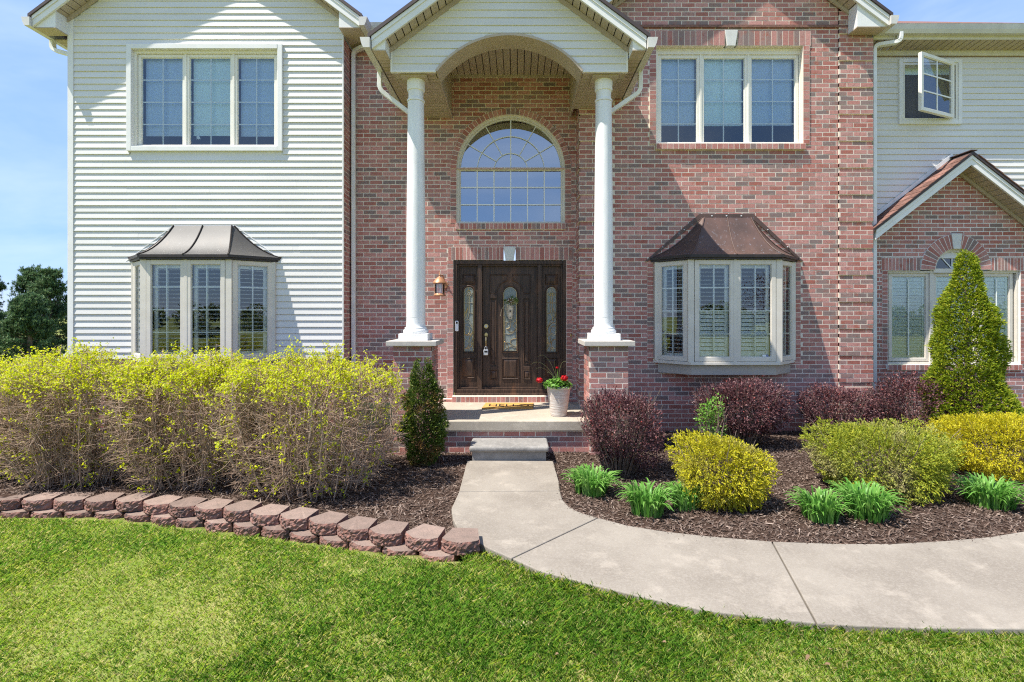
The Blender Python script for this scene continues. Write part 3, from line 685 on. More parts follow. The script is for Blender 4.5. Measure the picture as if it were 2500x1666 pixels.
# ---- porch: slab, base, pedestals
porch = MB().box(PX(965, 6.6), PX(1640, 6.6)-.75, 6.57, YD+.02, SLAB-.125, SLAB).build('porch_slab', 'porch_concrete', house, bevel=.008)
brick_field('porch_base_wall', flat(6.62), PX(966, 6.6), 1.2, -.04, SLAB-.125, ph=.03)
def pedestal(xa, xb):
    y0, y1, z1 = 6.53, 7.08, PZ(845, 6.50)
    w = brick_field('pedestal', flat(y0), xa, xb, SLAB-.02-6*CH-.03, z1, ph=.02+xa*0)
    brick_field('x', Fr((xa, y0), (0, 1), (-1, 0)), .012, y1-y0, SLAB-.02-6*CH-.03, z1, wall=w, ph=.08)
    brick_field('x', Fr((xb, y0), (0, 1), (1, 0)), .012, y1-y0, SLAB-.02-6*CH-.03, z1, wall=w, ph=.08)
    bx('mortar_core', 'mortar', w, xa+.011, xb-.011, y0+.012, y1, 0, z1)
    MB().box(xa-.075, xb+.075, y0-.075, y1+.06, z1, z1+.062).build('capstone', 'capstone', w, bevel=.005)
    return w
pedestal(PX(850+287/2.614, 6.53), PX(850+530/2.614, 6.53)); pedestal(PX(1439.2, 6.53), PX(1533.6, 6.53))
CAPZ = PZ(845, 6.50)+.062
BEAM = 4.93
def column(xc, yc=6.80):
    P = [(.092, 4.62), (.115, 4.625), (.117, 4.635), (.115, 4.648), (.098, 4.655), (.098, 4.76), (.112, 4.768), (.116, 4.78), (.116, 4.84), (.118, 4.86), (.118, 4.905)]
    sh = [(.134, CAPZ+.168), (.127, CAPZ+.18), (.124, CAPZ+.22), (.123, CAPZ+.3)] + [(.124-.018*max(0, t-.35)/.65-.008*t*t*0, CAPZ+.3+(4.62-CAPZ-.3)*t) for t in [i/14 for i in range(15)]] + [(.104, 4.622)]
    s = MB().lathe(sh, xc, yc, 32).build('column', 'column', house, True)
    cb = [(.150, CAPZ+.088), (.160, CAPZ+.092), (.166, CAPZ+.105), (.166, CAPZ+.12), (.160, CAPZ+.135), (.146, CAPZ+.142), (.144, CAPZ+.148), (.146, CAPZ+.160), (.142, CAPZ+.168), (.130, CAPZ+.170)]
    b = MB().lathe(cb, xc, yc, 32); b.build('base_moulding', 'column', s, True)
    MB().box(xc-.19, xc+.19, yc-.19, yc+.19, CAPZ, CAPZ+.088).build('plinth', 'column', s, bevel=.004)
    MB().lathe(P, xc, yc, 32).build('capital', 'column', s, True)
    MB().box(xc-.17, xc+.17, yc-.17, yc+.17, 4.9, BEAM-.004).build('abacus', 'soffit', s, bevel=.003)
    return s
COLX = (PX(1015.5, 6.8), PX(1473.5, 6.8))
for x in COLX: column(x)
# ================================================================== ROOFS AND PORTICO
def gutter_y(parent, x, s, y0, y1, z, mat='gutter', h=.125, w=.12):      # gutter running back from the front, s = side it faces
    p = [(x, z), (x, z+h), (x+s*.012, z+h), (x+s*.014, z+.012), (x+s*w*.62, z+.012), (x+s*w*.80, z+h*.45), (x+s*(w-.012), z+h), (x+s*w, z+h), (x+s*w*.86, z+h*.42), (x+s*w*.66, z)]
    g = MB().yprof(p, y0, y1); g.prism([(x, z), (x, z+h), (x+s*w, z+h), (x+s*w*.86, z+h*.42), (x+s*w*.66, z)], y0-.003, y0)
    return g.build('gutter', mat, parent)
def gable_roof(name, xc, half, ze, slope, yf, yb, yw, fw=.15, nsof=26, ret=.32, sides=(-1, 1), zmax=9):
    zt = lambda x: ze + (half-abs(x-xc))*slope
    D = MB()
    for s in (-1, 1):
        xe = xc+s*(half+.045); a = zt(xc+s*half)+fw-.045*slope
        D.prism([(xe, a), (xc, ze+half*slope+fw), (xc, ze+half*slope+fw+.05), (xe, a+.05)], yf-.03, yb)
    r = D.build(name, 'roof_edge', house)
    for s in sides:
        xe = xc+s*half
        MB().prism([(xe, ze), (xc, ze+half*slope), (xc, ze+half*slope+fw-.003), (xe, ze+fw-.003)], yf, yf+.03).build('fascia', 'trim_white', r)
        MB().prism([(xe, ze+fw*.62), (xc, ze+half*slope+fw*.62), (xc, ze+half*slope+fw-.004), (xe, ze+fw-.004)], yf-.012, yf-.001).build('fascia_cap', 'trim_white', r)
        w = .088
        for i in range(nsof):
            a, b = xe-s*(.01+i*w), xe-s*(.01+(i+1)*w-.012)
            if (xc-a)*(xe-xc) > 0 or abs(b-xc) > half or (b-xc)*s < 0: break
            za, zb_ = zt(a)+.02, zt(b)+.02
            MB().prism([(a, za), (b, zb_), (b, zb_+.012), (a, za+.012)], yf+.031, yw).build('soffit_board', 'soffit', r)
        # moulding against the wall
        MB().prism([(xe-s*ret, zt(xe-s*ret)-.045), (xc, ze+half*slope-.045), (xc, ze+half*slope+.015), (xe-s*ret, zt(xe-s*ret)+.015)], yw-.028, yw-.002).build('rake_moulding', 'soffit', r)
        if ret:
            xi = xe-s*ret
            MB().prism([(xe-s*.002, ze+.002), (xi, ze+.002), (xi, zt(xi)+.015), (xe-s*.002, ze+.02)], yf+.032, yw-.004).build('eave_return', 'trim_white', r)
            bx('soffit_panel', 'soffit', r, min(xe, xi), max(xe, xi), yf+.03, yw, ze-.012, ze)
    return r
# left wing
rl = gable_roof('gable_roof', gL, 2.395, eaveL, .75, 7.50, 13, YA-.02, ret=.31)
gutter_y(rl, gL-2.40, -1, 7.46, 13, eaveL-.01); gutter_y(rl, gL+2.40, 1, 7.46, 8.3, eaveL-.01)
for i in range(14):
    MB().box(gL-2.39, XL0, YA+.1+i*.09, YA+.1+(i+1)*.09-.012, eaveL-.012, eaveL).build('soffit_board', 'soffit', rl)
    if i < 6: MB().box(XL1+.004, gL+2.39, YA-.02+i*.09, YA-.02+(i+1)*.09-.012, eaveL-.012, eaveL).build('soffit_board', 'soffit', rl)
# right wing gable
hA = PX(2170, 7.5)-gA
ra = gable_roof('gable_roof', gA, hA, eaveA, .75, 7.50, 12, YA-.02, ret=.44)
gutter_y(ra, gA+hA+.005, 1, 7.46, 8.2, eaveA)
# main roof behind, with eaves over the door wall and the right wing
ez = PZ(84, 7.75)
mr = MB().hexa([(-2.5, 7.74, ez+.10), (9.6, 7.74, ez+.10), (9.6, 7.74, ez+.14), (-2.5, 7.74, ez+.14), (-2.5, 13, ez+.10+5.26*.585), (9.6, 13, ez+.10+5.26*.585), (9.6, 13, ez+.14+5.26*.585), (-2.5, 13, ez+.14+5.26*.585)]).build('main_roof', 'shingle_lit', house)
for i in range(26):
    x = 5.45+i*.155
    MB().hexa([(x, 7.715, ez+.135), (x+.15, 7.715, ez+.135+random.uniform(-.002, .004)), (x+.15, 7.715, ez+.150), (x, 7.715, ez+.147), (x, 7.95, ez+.27), (x+.15, 7.95, ez+.27), (x+.15, 7.95, ez+.285), (x, 7.95, ez+.285)]).build('shingle', 'shingle_lit', mr)
for i in range(8):
    x = -2.3+i*.16
    MB().hexa([(x, 7.715, ez+.135), (x+.155, 7.715, ez+.137), (x+.155, 7.715, ez+.152), (x, 7.715, ez+.149), (x, 7.95, ez+.27), (x+.155, 7.95, ez+.27), (x+.155, 7.95, ez+.285), (x, 7.95, ez+.285)]).build('shingle', 'shingle_lit', mr)
def gutter_x(parent, x0, x1, y, z, mat='gutter', h=.125, w=.12):
    p = [(y, z), (y, z+h), (y-.012, z+h), (y-.014, z+.012), (y-w*.62, z+.012), (y-w*.80, z+h*.45), (y-w+.012, z+h), (y-w, z+h), (y-w*.86, z+h*.42), (y-w*.66, z)]
    return MB().xprof(p, x0, x1).build('gutter', mat, parent)
gutter_x(mr, 5.52, 9.5, 7.80, ez); gutter_x(mr, -2.25, -1.2, 7.80, ez+.02)
bx('fascia', 'eave_board', mr, 5.42, 9.5, 7.802, 7.82, ez-.05, ez+.13); bx('fascia', 'eave_board', mr, -2.4, .2, 7.802, 7.82, ez-.05, ez+.13)
sw = .105
for i in range(38):
    x = 5.42+i*sw
    MB().hexa([(x, 7.822, ez-.04), (x+sw-.015, 7.822, ez-.04), (x+sw-.015, 7.822, ez-.028), (x, 7.822, ez-.028), (x, YD, PZ(126, YD)), (x+sw-.015, YD, PZ(126, YD)), (x+sw-.015, YD, PZ(126, YD)+.012), (x, YD, PZ(126, YD)+.012)]).build('soffit_board', 'soffit', mr)
bx('eave_backing', 'roof_edge', mr, 5.42, 9.5, 7.822, YD, ez-.02, ez-.012)
bx('soffit_panel', 'soffit', mr, -2.4, .3, 7.822, YD, ez-.045, ez-.03)
# small gable roof on the right
rg = gable_roof('gable_roof', Xg, 1.45, pkz-.20-1.45*sg, sg, YGF, YD+.02, YG-.012, fw=.15, ret=0)
for s in (-1, 1):
    for i in range(16):
        for j in range(3):
            a0 = 1.50-i*.118; a1 = a0-.128
            if a1 < -.02: continue
            x0, x1 = Xg+s*a0, Xg+s*max(a1, 0); f = lambda x: pkz-abs(x-Xg)*sg
            y0 = YGF-.04+j*.135+(i % 2)*.06; y1 = min(y0+.132, YD+.01)
            if i % 2 and j == 0: y0 = YGF-.04
            e = random.uniform(0, .004)
            MB().hexa([(x0, y0, f(x0)+.012+e), (x0, y1, f(x0)+.012+e), (x1, y1, f(x1)+.004), (x1, y0, f(x1)+.004), (x0, y0, f(x0)), (x0, y1, f(x0)), (x1, y1, f(x1)-.006), (x1, y0, f(x1)-.006)]).build('shingle', 'shingle_lit', rg)
MB().prism([(Xg-1.46, pkz-1.46*sg+.015), (Xg, pkz+.015), (Xg, pkz+.085), (Xg-1.46, pkz-1.46*sg+.085)], YD-.034, YD-.026).build('flashing', 'gutter_white', rg)
bx('ridge_cap', 'shingle', rg, Xg-.05, Xg+.05, YGF-.045, YD, pkz+.002, pkz+.014)
MB().box(XR0+.06, XR0+.10, YG-.03, YG+.02, PZ(628, YG), PZ(575, YG)).build('corner_trim', 'trim_white', rg)
# portico
YF, YO, XC = 6.58, 6.30, -.108
pw0, pw1, pi0, pi1, CEIL = -1.617, 1.400, -1.045, .825, 5.60
aw, ah = .939, .47; AR = (aw*aw+ah*ah)/(2*ah); azc = BEAM+ah-AR
ze_p = 5.083
po = gable_roof('portico_roof', XC, 1.69, ze_p, .745, YO, YD+.3, YF-.012, fw=.15, ret=.16)
def arch_hole(za, zb):
    z = max((za+zb)/2, BEAM+.001)-azc; return [(XC-math.sqrt(AR*AR-z*z), XC+math.sqrt(AR*AR-z*z))] if abs(z) < AR else []
clipP = lambda z: (pw0, pw1) if z < 5.22 else ((pw0+(z-5.22)/.745, pw1-(z-5.22)/.745) if z < 6.2 else None)
sP = siding('siding_wall', flat(YF), pw0, pw1, BEAM, 6.25, .0985, [arch_hole], clipP)
bx('starter_trim', 'trim_white', sP, pw0-.01, XC-aw, YF-.022, YF+.02, BEAM-.012, BEAM+.006); bx('starter_trim', 'trim_white', sP, XC+aw, pw1+.01, YF-.022, YF+.02, BEAM-.012, BEAM+.006)
bx('corner_post', 'trim_white', sP, pw0-.014, pw0+.012, YF-.02, YF+.03, BEAM-.01, 5.20); bx('corner_post', 'trim_white', sP, pw1-.012, pw1+.014, YF-.02, YF+.03, BEAM-.01, 5.20)
MB().prism([(XC+AR*math.cos(math.radians(112-44*i/12)), azc+AR*math.sin(math.radians(112-44*i/12))) for i in range(13)] + [(XC+.44, 5.47), (XC-.44, 5.47)], YF-.001, YF+.012).build('siding_filler', 'siding', sP)
A = MB(); N = 36; t0 = math.asin((BEAM-azc)/AR)
for i in range(N):
    a, b = t0+(math.pi-2*t0)*i/N, t0+(math.pi-2*t0)*(i+1)/N
    c = lambda r, t: (XC+r*math.cos(t), azc+r*math.sin(t))
    q = [c(AR+.012, a), c(AR-.018, a), c(AR-.018, b), c(AR+.012, b)]
    A.hexa([(x, YF-.03, z) for x, z in q] + [(x, YF+.30, z) for x, z in q])
A.build('arch_trim', 'soffit', po)
# inner face of the front beam above the arch, side beams, ceiling
I = MB()
for i in range(N):
    a, b = t0+(math.pi-2*t0)*i/N, t0+(math.pi-2*t0)*(i+1)/N
    x0, x1 = XC+AR*math.cos(b), XC+AR*math.cos(a); z0_, z1_ = azc+AR*math.sin(b), azc+AR*math.sin(a)
    I.hexa([(x0, YF+.27, z0_), (x1, YF+.27, z1_), (x1, YF+.27, CEIL), (x0, YF+.27, CEIL), (x0, YF+.29, z0_), (x1, YF+.29, z1_), (x1, YF+.29, CEIL), (x0, YF+.29, CEIL)])
I.build('beam_lining', 'soffit', po)
bx('beam_lining', 'soffit', po, pi0-.02, pi0, YF+.2, YD-.003, BEAM, CEIL); bx('beam_lining', 'soffit', po, pi1, pi1+.02, YF+.2, YD-.003, BEAM, CEIL)
bx('beam_moulding', 'soffit', po, pi0-.002, pi0+.012, YF+.3, YD-.004, BEAM-.012, BEAM+.03); bx('beam_moulding', 'soffit', po, pi1-.012, pi1+.002, YF+.3, YD-.004, BEAM-.012, BEAM+.03)
bx('ceiling_moulding', 'soffit', po, pi0, pi1, YD-.03, YD-.004, CEIL-.03, CEIL)
n = 18; w = (pi1-pi0)/n
for i in range(n): bx('ceiling_board', 'soffit', po, pi0+i*w+.006, pi0+(i+1)*w-.006, YF+.29, YD-.002, CEIL, CEIL+.012)
bx('ceiling_backing', 'roof_edge', po, pi0, pi1, YF+.29, YD-.002, CEIL+.014, CEIL+.02)
for (xa, xb, ye) in ((pw0+.012, pi0-.021, YD-.003), (pi1+.021, pw1-.012, YA-.003)):
    y = YF+.022; i = 0
    while y < ye-.02:
        bx('soffit_board', 'soffit', po, xa, xb, y+.006, min(y+.091, ye), BEAM, BEAM+.012); y += .0975
    bx('beam_backing', 'roof_edge', po, xa, xb, YF+.022, ye, BEAM+.014, BEAM+.02)
for (xa, xb, ye) in ((XC-1.685, pw0+.01, YD-.003), (pw1-.01, XC+1.685, YA-.003)):
    bx('beam_side', 'soffit', po, (pw0-.002 if xa < 0 else pw1-.012), (pw0+.012 if xa < 0 else pw1+.002), YF+.03, ye, BEAM-.004, ze_p+.02)
    y = YF
    while y < ye-.02:
        bx('soffit_board', 'soffit', po, xa, xb, y+.006, min(y+.091, ye), ze_p-.004, ze_p+.008); y += .0975
gutter_y(po, XC-1.70, -1, YO-.05, YD-.004, ze_p-.012); gutter_y(po, XC+1.70, 1, YO-.05, YA-.004, ze_p-.012)
# downspouts
def spout(pts, mat='gutter_white', r=.042, rx=.75):
    P = [Vector(p) for p in pts]; out = [P[0]]
    for i in range(1, len(P)-1):
        a = (P[i-1]-P[i]).normalized(); b = (P[i+1]-P[i]).normalized()
        for t in (0, .25, .5, .75, 1): p = P[i]+a*.07*(1-t)**2+b*.07*t*t; out.append(p)
    out.append(P[-1]); return MB().tube(out, r*1.25, 4, rx=rx).build('downspout', mat, house, bevel=.006)
g0 = ze_p-.01
spout([(XC-1.75, 6.90, g0+.02), (XC-1.75, 6.90, g0-.24), (COLX[0]-.06, 6.96, 4.50), (COLX[0], 7.0, 4.3), (COLX[0], 7.0, CAPZ)])
spout([(XC+1.76, 6.90, g0+.02), (XC+1.76, 6.90, g0-.26), (COLX[1]+.06, 6.96, 4.52), (COLX[1], 7.0, 4.3), (COLX[1], 7.0, CAPZ)])
xs = PX(863, 8.04)
spout([(-2.1, 7.76, ez+.03), (-2.1, 7.76, ez-.08), (xs, 8.05, PZ(125, 8.04)), (xs, 8.05, PZ(300, 8.04)), (xs, 8.05, .3)])
xs = PX(2133, 7.86)
spout([(5.78, 7.74, ez+.02), (5.78, 7.74, ez-.12), (xs, 7.86, PZ(112, 7.86)), (xs, 7.86, PZ(300, 7.86)), (xs, 7.86, .25)])
xs = XL0-.06
spout([(gL-2.46, 7.9, eaveL+.02), (gL-2.46, 7.9, eaveL-.14), (xs, 7.87, PZ(135, 7.87)), (xs, 7.87, PZ(500, 7.87)), (xs, 7.87, PZ(862, 7.87)), (xs-.28, 7.80, PZ(892, 7.8))])

# ================================================================== WINDOWS
def room(parent, fr, u0, u1, z0, z1, d0=-.09, dep=1.4):
    q = [fr.pt(u0,d0,z0), fr.pt(u1,d0,z0), fr.pt(u1,d0,z1), fr.pt(u0,d0,z1), fr.pt(u0-.3,d0-dep,z0-.1), fr.pt(u1+.3,d0-dep,z0-.1), fr.pt(u1+.3,d0-dep,z1+.2), fr.pt(u0-.3,d0-dep,z1+.2)]
    m = MB(); m.v = q; m.f = [(4,5,6,7), (0,1,5,4), (1,2,6,5), (2,3,7,6), (3,0,4,7)]; return m.build('interior_wall', 'room', parent)
def quad(name, mat, parent, P):
    me = bpy.data.meshes.new(name); me.from_pydata([tuple(p) for p in P], [], [tuple(range(len(P)))]); me.materials.append(MATS[mat])
    return place(bpy.data.objects.new(name, me), parent)
def bars(m, fr, u0, u1, z0, z1, w, d0, d1):
    for a in ((u0, u0+w, z0, z1), (u1-w, u1, z0, z1), (u0+w, u1-w, z0, z0+w), (u0+w, u1-w, z1-w, z1)): m.hexa(fr.hexa(a[0], a[1], d0, d1, a[2], a[3]))
    return m
def sash(parent, fr, u0, u1, z0, z1, fw, d, cols, rows, mat='frame_cream', glass='glass', mw=.018, hs=None, front=False):
    m = bars(MB(), fr, u0, u1, z0, z1, fw, d-.05, d); bars(m, fr, u0+fw, u1-fw, z0+fw, z1-fw, .009, d-.04, d-.010)
    m.build('sash_frame', mat, parent, bevel=.003)
    a, b, c, e = u0+fw, u1-fw, z0+fw, z1-fw
    quad('pane', glass, parent, [fr.pt(a, d-.022, c), fr.pt(b, d-.022, c), fr.pt(b, d-.022, e), fr.pt(a, d-.022, e)])
    k_ = .014 if front else 0
    for i in range(1, cols): u = a+(b-a)*i/cols; fr.piece('muntin', 'muntin', parent, u-mw/2, u+mw/2, d-.036+k_, d-.028+k_, c, e)
    for i in (range(1, rows) if hs is None else range(len(hs))):
        z = c+(e-c)*i/rows if hs is None else hs[i]; fr.piece('muntin', 'muntin', parent, a, b, d-.035+k_, d-.0275+k_, z-mw/2, z+mw/2)
    return a, b, c, e
# upper left triple window
def upper(fr, Y, px, py, frame, glassx, glassy, casing, shades, mats, label, recess, my):
    x0, x1 = PX(px[0], Y), PX(px[1], Y); z0, z1 = PZ(py[1], Y), PZ(py[0], Y)
    body = MB(); fw = .06
    gz0, gz1 = PZ(glassy[1], Y), PZ(glassy[0], Y); gx = [(PX(a, Y), PX(b, Y)) for a, b in glassx]
    bars(body, fr, x0, x1, z0, z1, fw*.6, recess-.10, recess+.03)
    w = body.build('window', frame, house, bevel=.003); w['label'] = label
    if casing:
        for i, a in enumerate(((x0-casing, x0, z0-casing, z1+casing), (x1, x1+casing, z0-casing, z1+casing), (x0, x1, z0-casing, z0), (x0, x1, z1, z1+casing))):
            MB().hexa(fr.hexa(a[0], a[1], -.02, .048 if i < 3 else .052, a[2], a[3])).build('casing', 'trim_white', w, bevel=.004)
    mid = [(gx[i][1]+gx[i+1][0])/2 for i in range(2)]; ed = [x0+fw*.6, mid[0], mid[1], x1-fw*.6]
    for i in range(3):
        sash(w, fr, ed[i]+.006, ed[i+1]-.006, gz0-.045, gz1+.045, .045, recess, 2, 4, frame, hs=[PZ(v, Y) for v in my])
        s0, s1, zz, mt = ed[i]+.06, ed[i+1]-.06, shades[i], mats[i]
        fr.piece('roller_shade', mt, w, s0, s1, recess-.095, recess-.09, PZ(zz, Y), gz1+.05)
    for x in mid: fr.piece('mullion', frame, w, x-.014, x+.014, recess-.08, recess+.012, z0+.03, z1-.03)
    fr.piece('stool', frame, w, x0+.02, x1-.02, recess-.09, recess+.022, z0+.036, gz0-.048); fr.piece('head', frame, w, x0+.02, x1-.02, recess-.09, recess+.02, gz1+.048, z1-.036)
    room(w, fr, x0+.03, x1-.03, z0+.03, z1-.03, recess-.10)
    return w
f1 = lambda v: v/2.613
uw = upper(FA, 7.76, (f1(848), f1(1777)), (f1(320), f1(938)), 'frame_white', [(f1(893), f1(1148)), (f1(1197), f1(1455)), (f1(1505), f1(1763))], (f1(357), f1(920)), .072,
      (f1(850), f1(848), f1(852)), ('shade_blue', 'shade_pale', 'shade_blue'), 'white cased triple window above the left bay', -.045, [f1(v) for v in (497, 640, 783)])
f3 = lambda v: v/2.477; f3x = lambda v: 1550+v/2.477
uw2 = upper(FA, 7.82, (f3x(128), f3x(1015)), (f3(287), f3(873)), 'frame_white', [(f3x(140), f3x(378)), (f3x(427), f3x(668)), (f3x(717), f3x(957))], (f3(343), f3(868)), 0,
      (f3(742), f3(744), f3(742)), ('shade_blue', 'shade_pale', 'shade_blue'), 'triple window in brick with keystone above', -.10, [f3(v) for v in (470, 603, 740)])
# pale animal shaped decal on the left upper window
st = uw; px_, pz_ = PX(f1(1252), 7.8), PZ(f1(872), 7.8)
D = [(-.035, -.03), (-.022, -.005), (-.03, .012), (-.012, .035), (-.006, .07), (.002, .034), (.016, .02), (.03, -.005), (.034, -.03), (.018, -.014), (.004, -.03), (-.012, -.016)]
quad('decal', 'sticker_white', st, [(px_+a, YA+.085, pz_+b) for a, b in D])
# arched window
aw_ = MB(); N = 40
for i in range(N):
    a, b = math.pi*i/N, math.pi*(i+1)/N; c = lambda r, t: (ax+r*math.cos(t), azs+r*math.sin(t))
    for r0, r1, y0, y1 in ((ar, ar-.035, YD+.03, YD+.12), (ar-.035, ar-.06, YD+.06, YD+.12)):
        q = [c(r0, a), c(r1, a), c(r1, b), c(r0, b)]; aw_.hexa([(x, y0, z) for x, z in q] + [(x, y1, z) for x, z in q])
for s in (-1, 1): aw_.box(*sorted((ax+s*ar, ax+s*(ar-.035))), YD+.03, YD+.12, az0, azs); aw_.box(*sorted((ax+s*(ar-.035), ax+s*(ar-.06))), YD+.06, YD+.12, az0, azs)
aw_.box(ax-ar+.035, ax+ar-.035, YD+.03, YD+.12, az0, az0+.03)
arch = aw_.build('window', 'frame_cream', house); arch['label'] = 'tall arched window above the front door'
G = .80; quad('pane', 'glass_arch', arch, [(ax+G*math.cos(math.pi*i/40), YD+.08, azs+G*math.sin(math.pi*i/40)) for i in range(41)] + [(ax-G, YD+.08, az0+.03), (ax+G, YD+.08, az0+.03)])
ym, mw = YD+.068, .0085
for i in range(-2, 3):
    x = ax+i*.268; bx('muntin', 'muntin', arch, x-mw, x+mw, ym-.006, ym+.006, az0+.03, azs if i else azs+G)
for k in range(3):
    z = azs-(azs-az0-.03)*k/3; bx('muntin', 'muntin', arch, ax-G, ax+G, ym-.005, ym+.005, z-mw, z+mw)
for r in (.268, .536): MB().tube([(ax+r*math.cos(math.pi*i/28), ym, azs+r*math.sin(math.pi*i/28)) for i in range(29)], mw, 4).build('muntin', 'muntin', arch)
for t in (31, 60, 120, 149):
    t = math.radians(t); MB().tube([(ax+r*math.cos(t), ym, azs+r*math.sin(t)) for r in (.268, .5, G)], mw, 4).build('muntin', 'muntin', arch)
room(arch, FD, ax-ar+.02, ax+ar-.02, az0+.02, azs+ar-.02, -.13, 2.5)
# right wing window with its open casement
wr_ = MB()
bars(wr_, FRW, rx0+.06, rx1-.06, rz0+.06, rz1-.06, .035, -.10, .03); cw = wr_.build('window', 'frame_white', house, bevel=.003); cw['label'] = 'small window with its casement swung open'
for i, a in enumerate(((rx0, rx0+.06, rz0, rz1), (rx1-.06, rx1, rz0, rz1), (rx0+.06, rx1-.06, rz0, rz0+.06), (rx0+.06, rx1-.06, rz1-.06, rz1))):
    MB().hexa(FRW.hexa(a[0], a[1], -.02, .042 if i < 3 else .046, a[2], a[3])).build('casing', 'trim_white', cw, bevel=.004)
simple('screen_grey', (.12, .12, .14), (.10, .10, .12), .9, 5, None)
FRW.piece('insect_screen', 'screen_grey', cw, rx0+.09, rx1-.09, -.085, -.08, rz0+.09, rz1-.20); FRW.piece('shade', 'shade_pale', cw, rx0+.09, rx1-.09, -.12, -.10, rz1-.22, rz1-.09)
room(cw, FRW, rx0+.07, rx1-.07, rz0+.07, rz1-.07, -.125)
hx, hy, fx, fy = PX(2325, 8.06), 8.06, PX(2245, 7.74), 7.74; wl_ = math.hypot(hx-fx, hy-fy); U = ((hx-fx)/wl_, (hy-fy)/wl_)
FC = Fr((fx, fy), U, (U[1], -U[0])); sash(cw, FC, 0, wl_, rz0+.075, rz1-.075, .05, .03, 2, 3, 'frame_white', mw=.02, front=True)
# shutters
SL = {}
def slat_mesh(mat, tilt):
    if (mat, tilt) not in SL:
        me = bpy.data.meshes.new('slat'); c, s = math.cos(tilt), math.sin(tilt); V = []
        for x in (-.5, .5):
            for a, b in ((-.030, 0), (-.02, .0042), (.02, .0042), (.030, 0), (.02, -.0042), (-.02, -.0042)): V.append((x, a*c-b*s, a*s+b*c))
        me.from_pydata(V, [], [tuple(range(5, -1, -1)), tuple(range(6, 12))] + [(i, 6+i, 6+(i+1) % 6, (i+1) % 6) for i in range(6)]); me.materials.append(MATS[mat]); SL[(mat, tilt)] = me
    return SL[(mat, tilt)]
def shutter(parent, fr, u0, u1, z0, z1, d, tilt=.1, tilt2=None, mat='shutter', zs=None, pitch=.0585):
    m = bars(MB(), fr, u0, u1, z0, z1, .05, d-.015, d+.015); m.build('shutter_frame', mat, parent)
    a, b = u0+.052, u1-.052; z = z0+.07
    while z < z1-.06:
        t = tilt if (tilt2 is None or z > zs) else tilt2
        o = bpy.data.objects.new('shutter_slat', slat_mesh(mat, t)); o.location = fr.pt((a+b)/2, d, z); o.scale = (b-a, 1, 1); o.rotation_euler = (0, 0, fr.rz); place(o, parent); z += pitch
    u = (a+b)/2; fr.piece('tilt_rod', mat, parent, u-.006, u+.006, d+.034, d+.042, z0+.08, z1-.08)
# triple window under the small gable
gm = MB(); zb_, zt_ = gw['z0'], gw['z1']
bars(gm, FG, gw['x0'], gw['x1'], zb_, zt_, .03, -.13, -.03)
gwin = gm.build('window', 'frame_cream', house, bevel=.003); gwin['label'] = 'triple window with closed shutters behind the cone shaped evergreen'
xs_ = [gw['x0']+.03, PX(2130+595/4.238, YG+.08), PX(2130+1090/4.238, YG+.08), gw['x1']-.03]
for i in range(3):
    sash(gwin, FG, xs_[i]+.03, xs_[i+1]-.03, zb_+.04, zt_-.03, .05, -.06, 2, 4)
    shutter(gwin, FG, xs_[i]+.07, xs_[i+1]-.07, zb_+.06, zt_-.05, -.105, 1.25, mat='shutter_green', pitch=.055)
for i in (1, 2): FG.piece('mullion', 'frame_cream', gwin, xs_[i]-.032, xs_[i]+.032, -.12, -.04, zb_, zt_+.05)
FG.piece('transom', 'frame_cream', gwin, gcx-gr0, gcx+gr0, -.13, -.02, zt_-.03, gcz+.02)
hr = MB()
for i in range(24):
    a, b = math.pi*i/24, math.pi*(i+1)/24; c = lambda r, t: (gcx+r*math.cos(t), gcz+.015+r*math.sin(t))
    q = [c(gr0, a), c(gr0-.055, a), c(gr0-.055, b), c(gr0, b)]; hr.hexa([FG.pt(x, -.04, z) for x, z in q] + [FG.pt(x, -.13, z) for x, z in q])
hr.build('arch_frame', 'frame_cream', gwin)
quad('pane', 'glass', gwin, [FG.pt(gcx+(gr0-.05)*math.cos(math.pi*i/24), -.08, gcz+.02+(gr0-.05)*math.sin(math.pi*i/24)) for i in range(25)])
for t in (48, 90, 132):
    t = math.radians(t); MB().tube([FG.pt(gcx+r*math.cos(t), -.072, gcz+.02+r*math.sin(t)) for r in (.0, .27)], .009, 4).build('muntin', 'muntin', gwin)
room(gwin, FG, gw['x0']+.02, gw['x1']-.02, zb_+.02, zt_-.005, -.25, .8)
room(gwin, FG, gcx-gr0, gcx+gr0, gcz, gcz+gr0, -.14, .8)

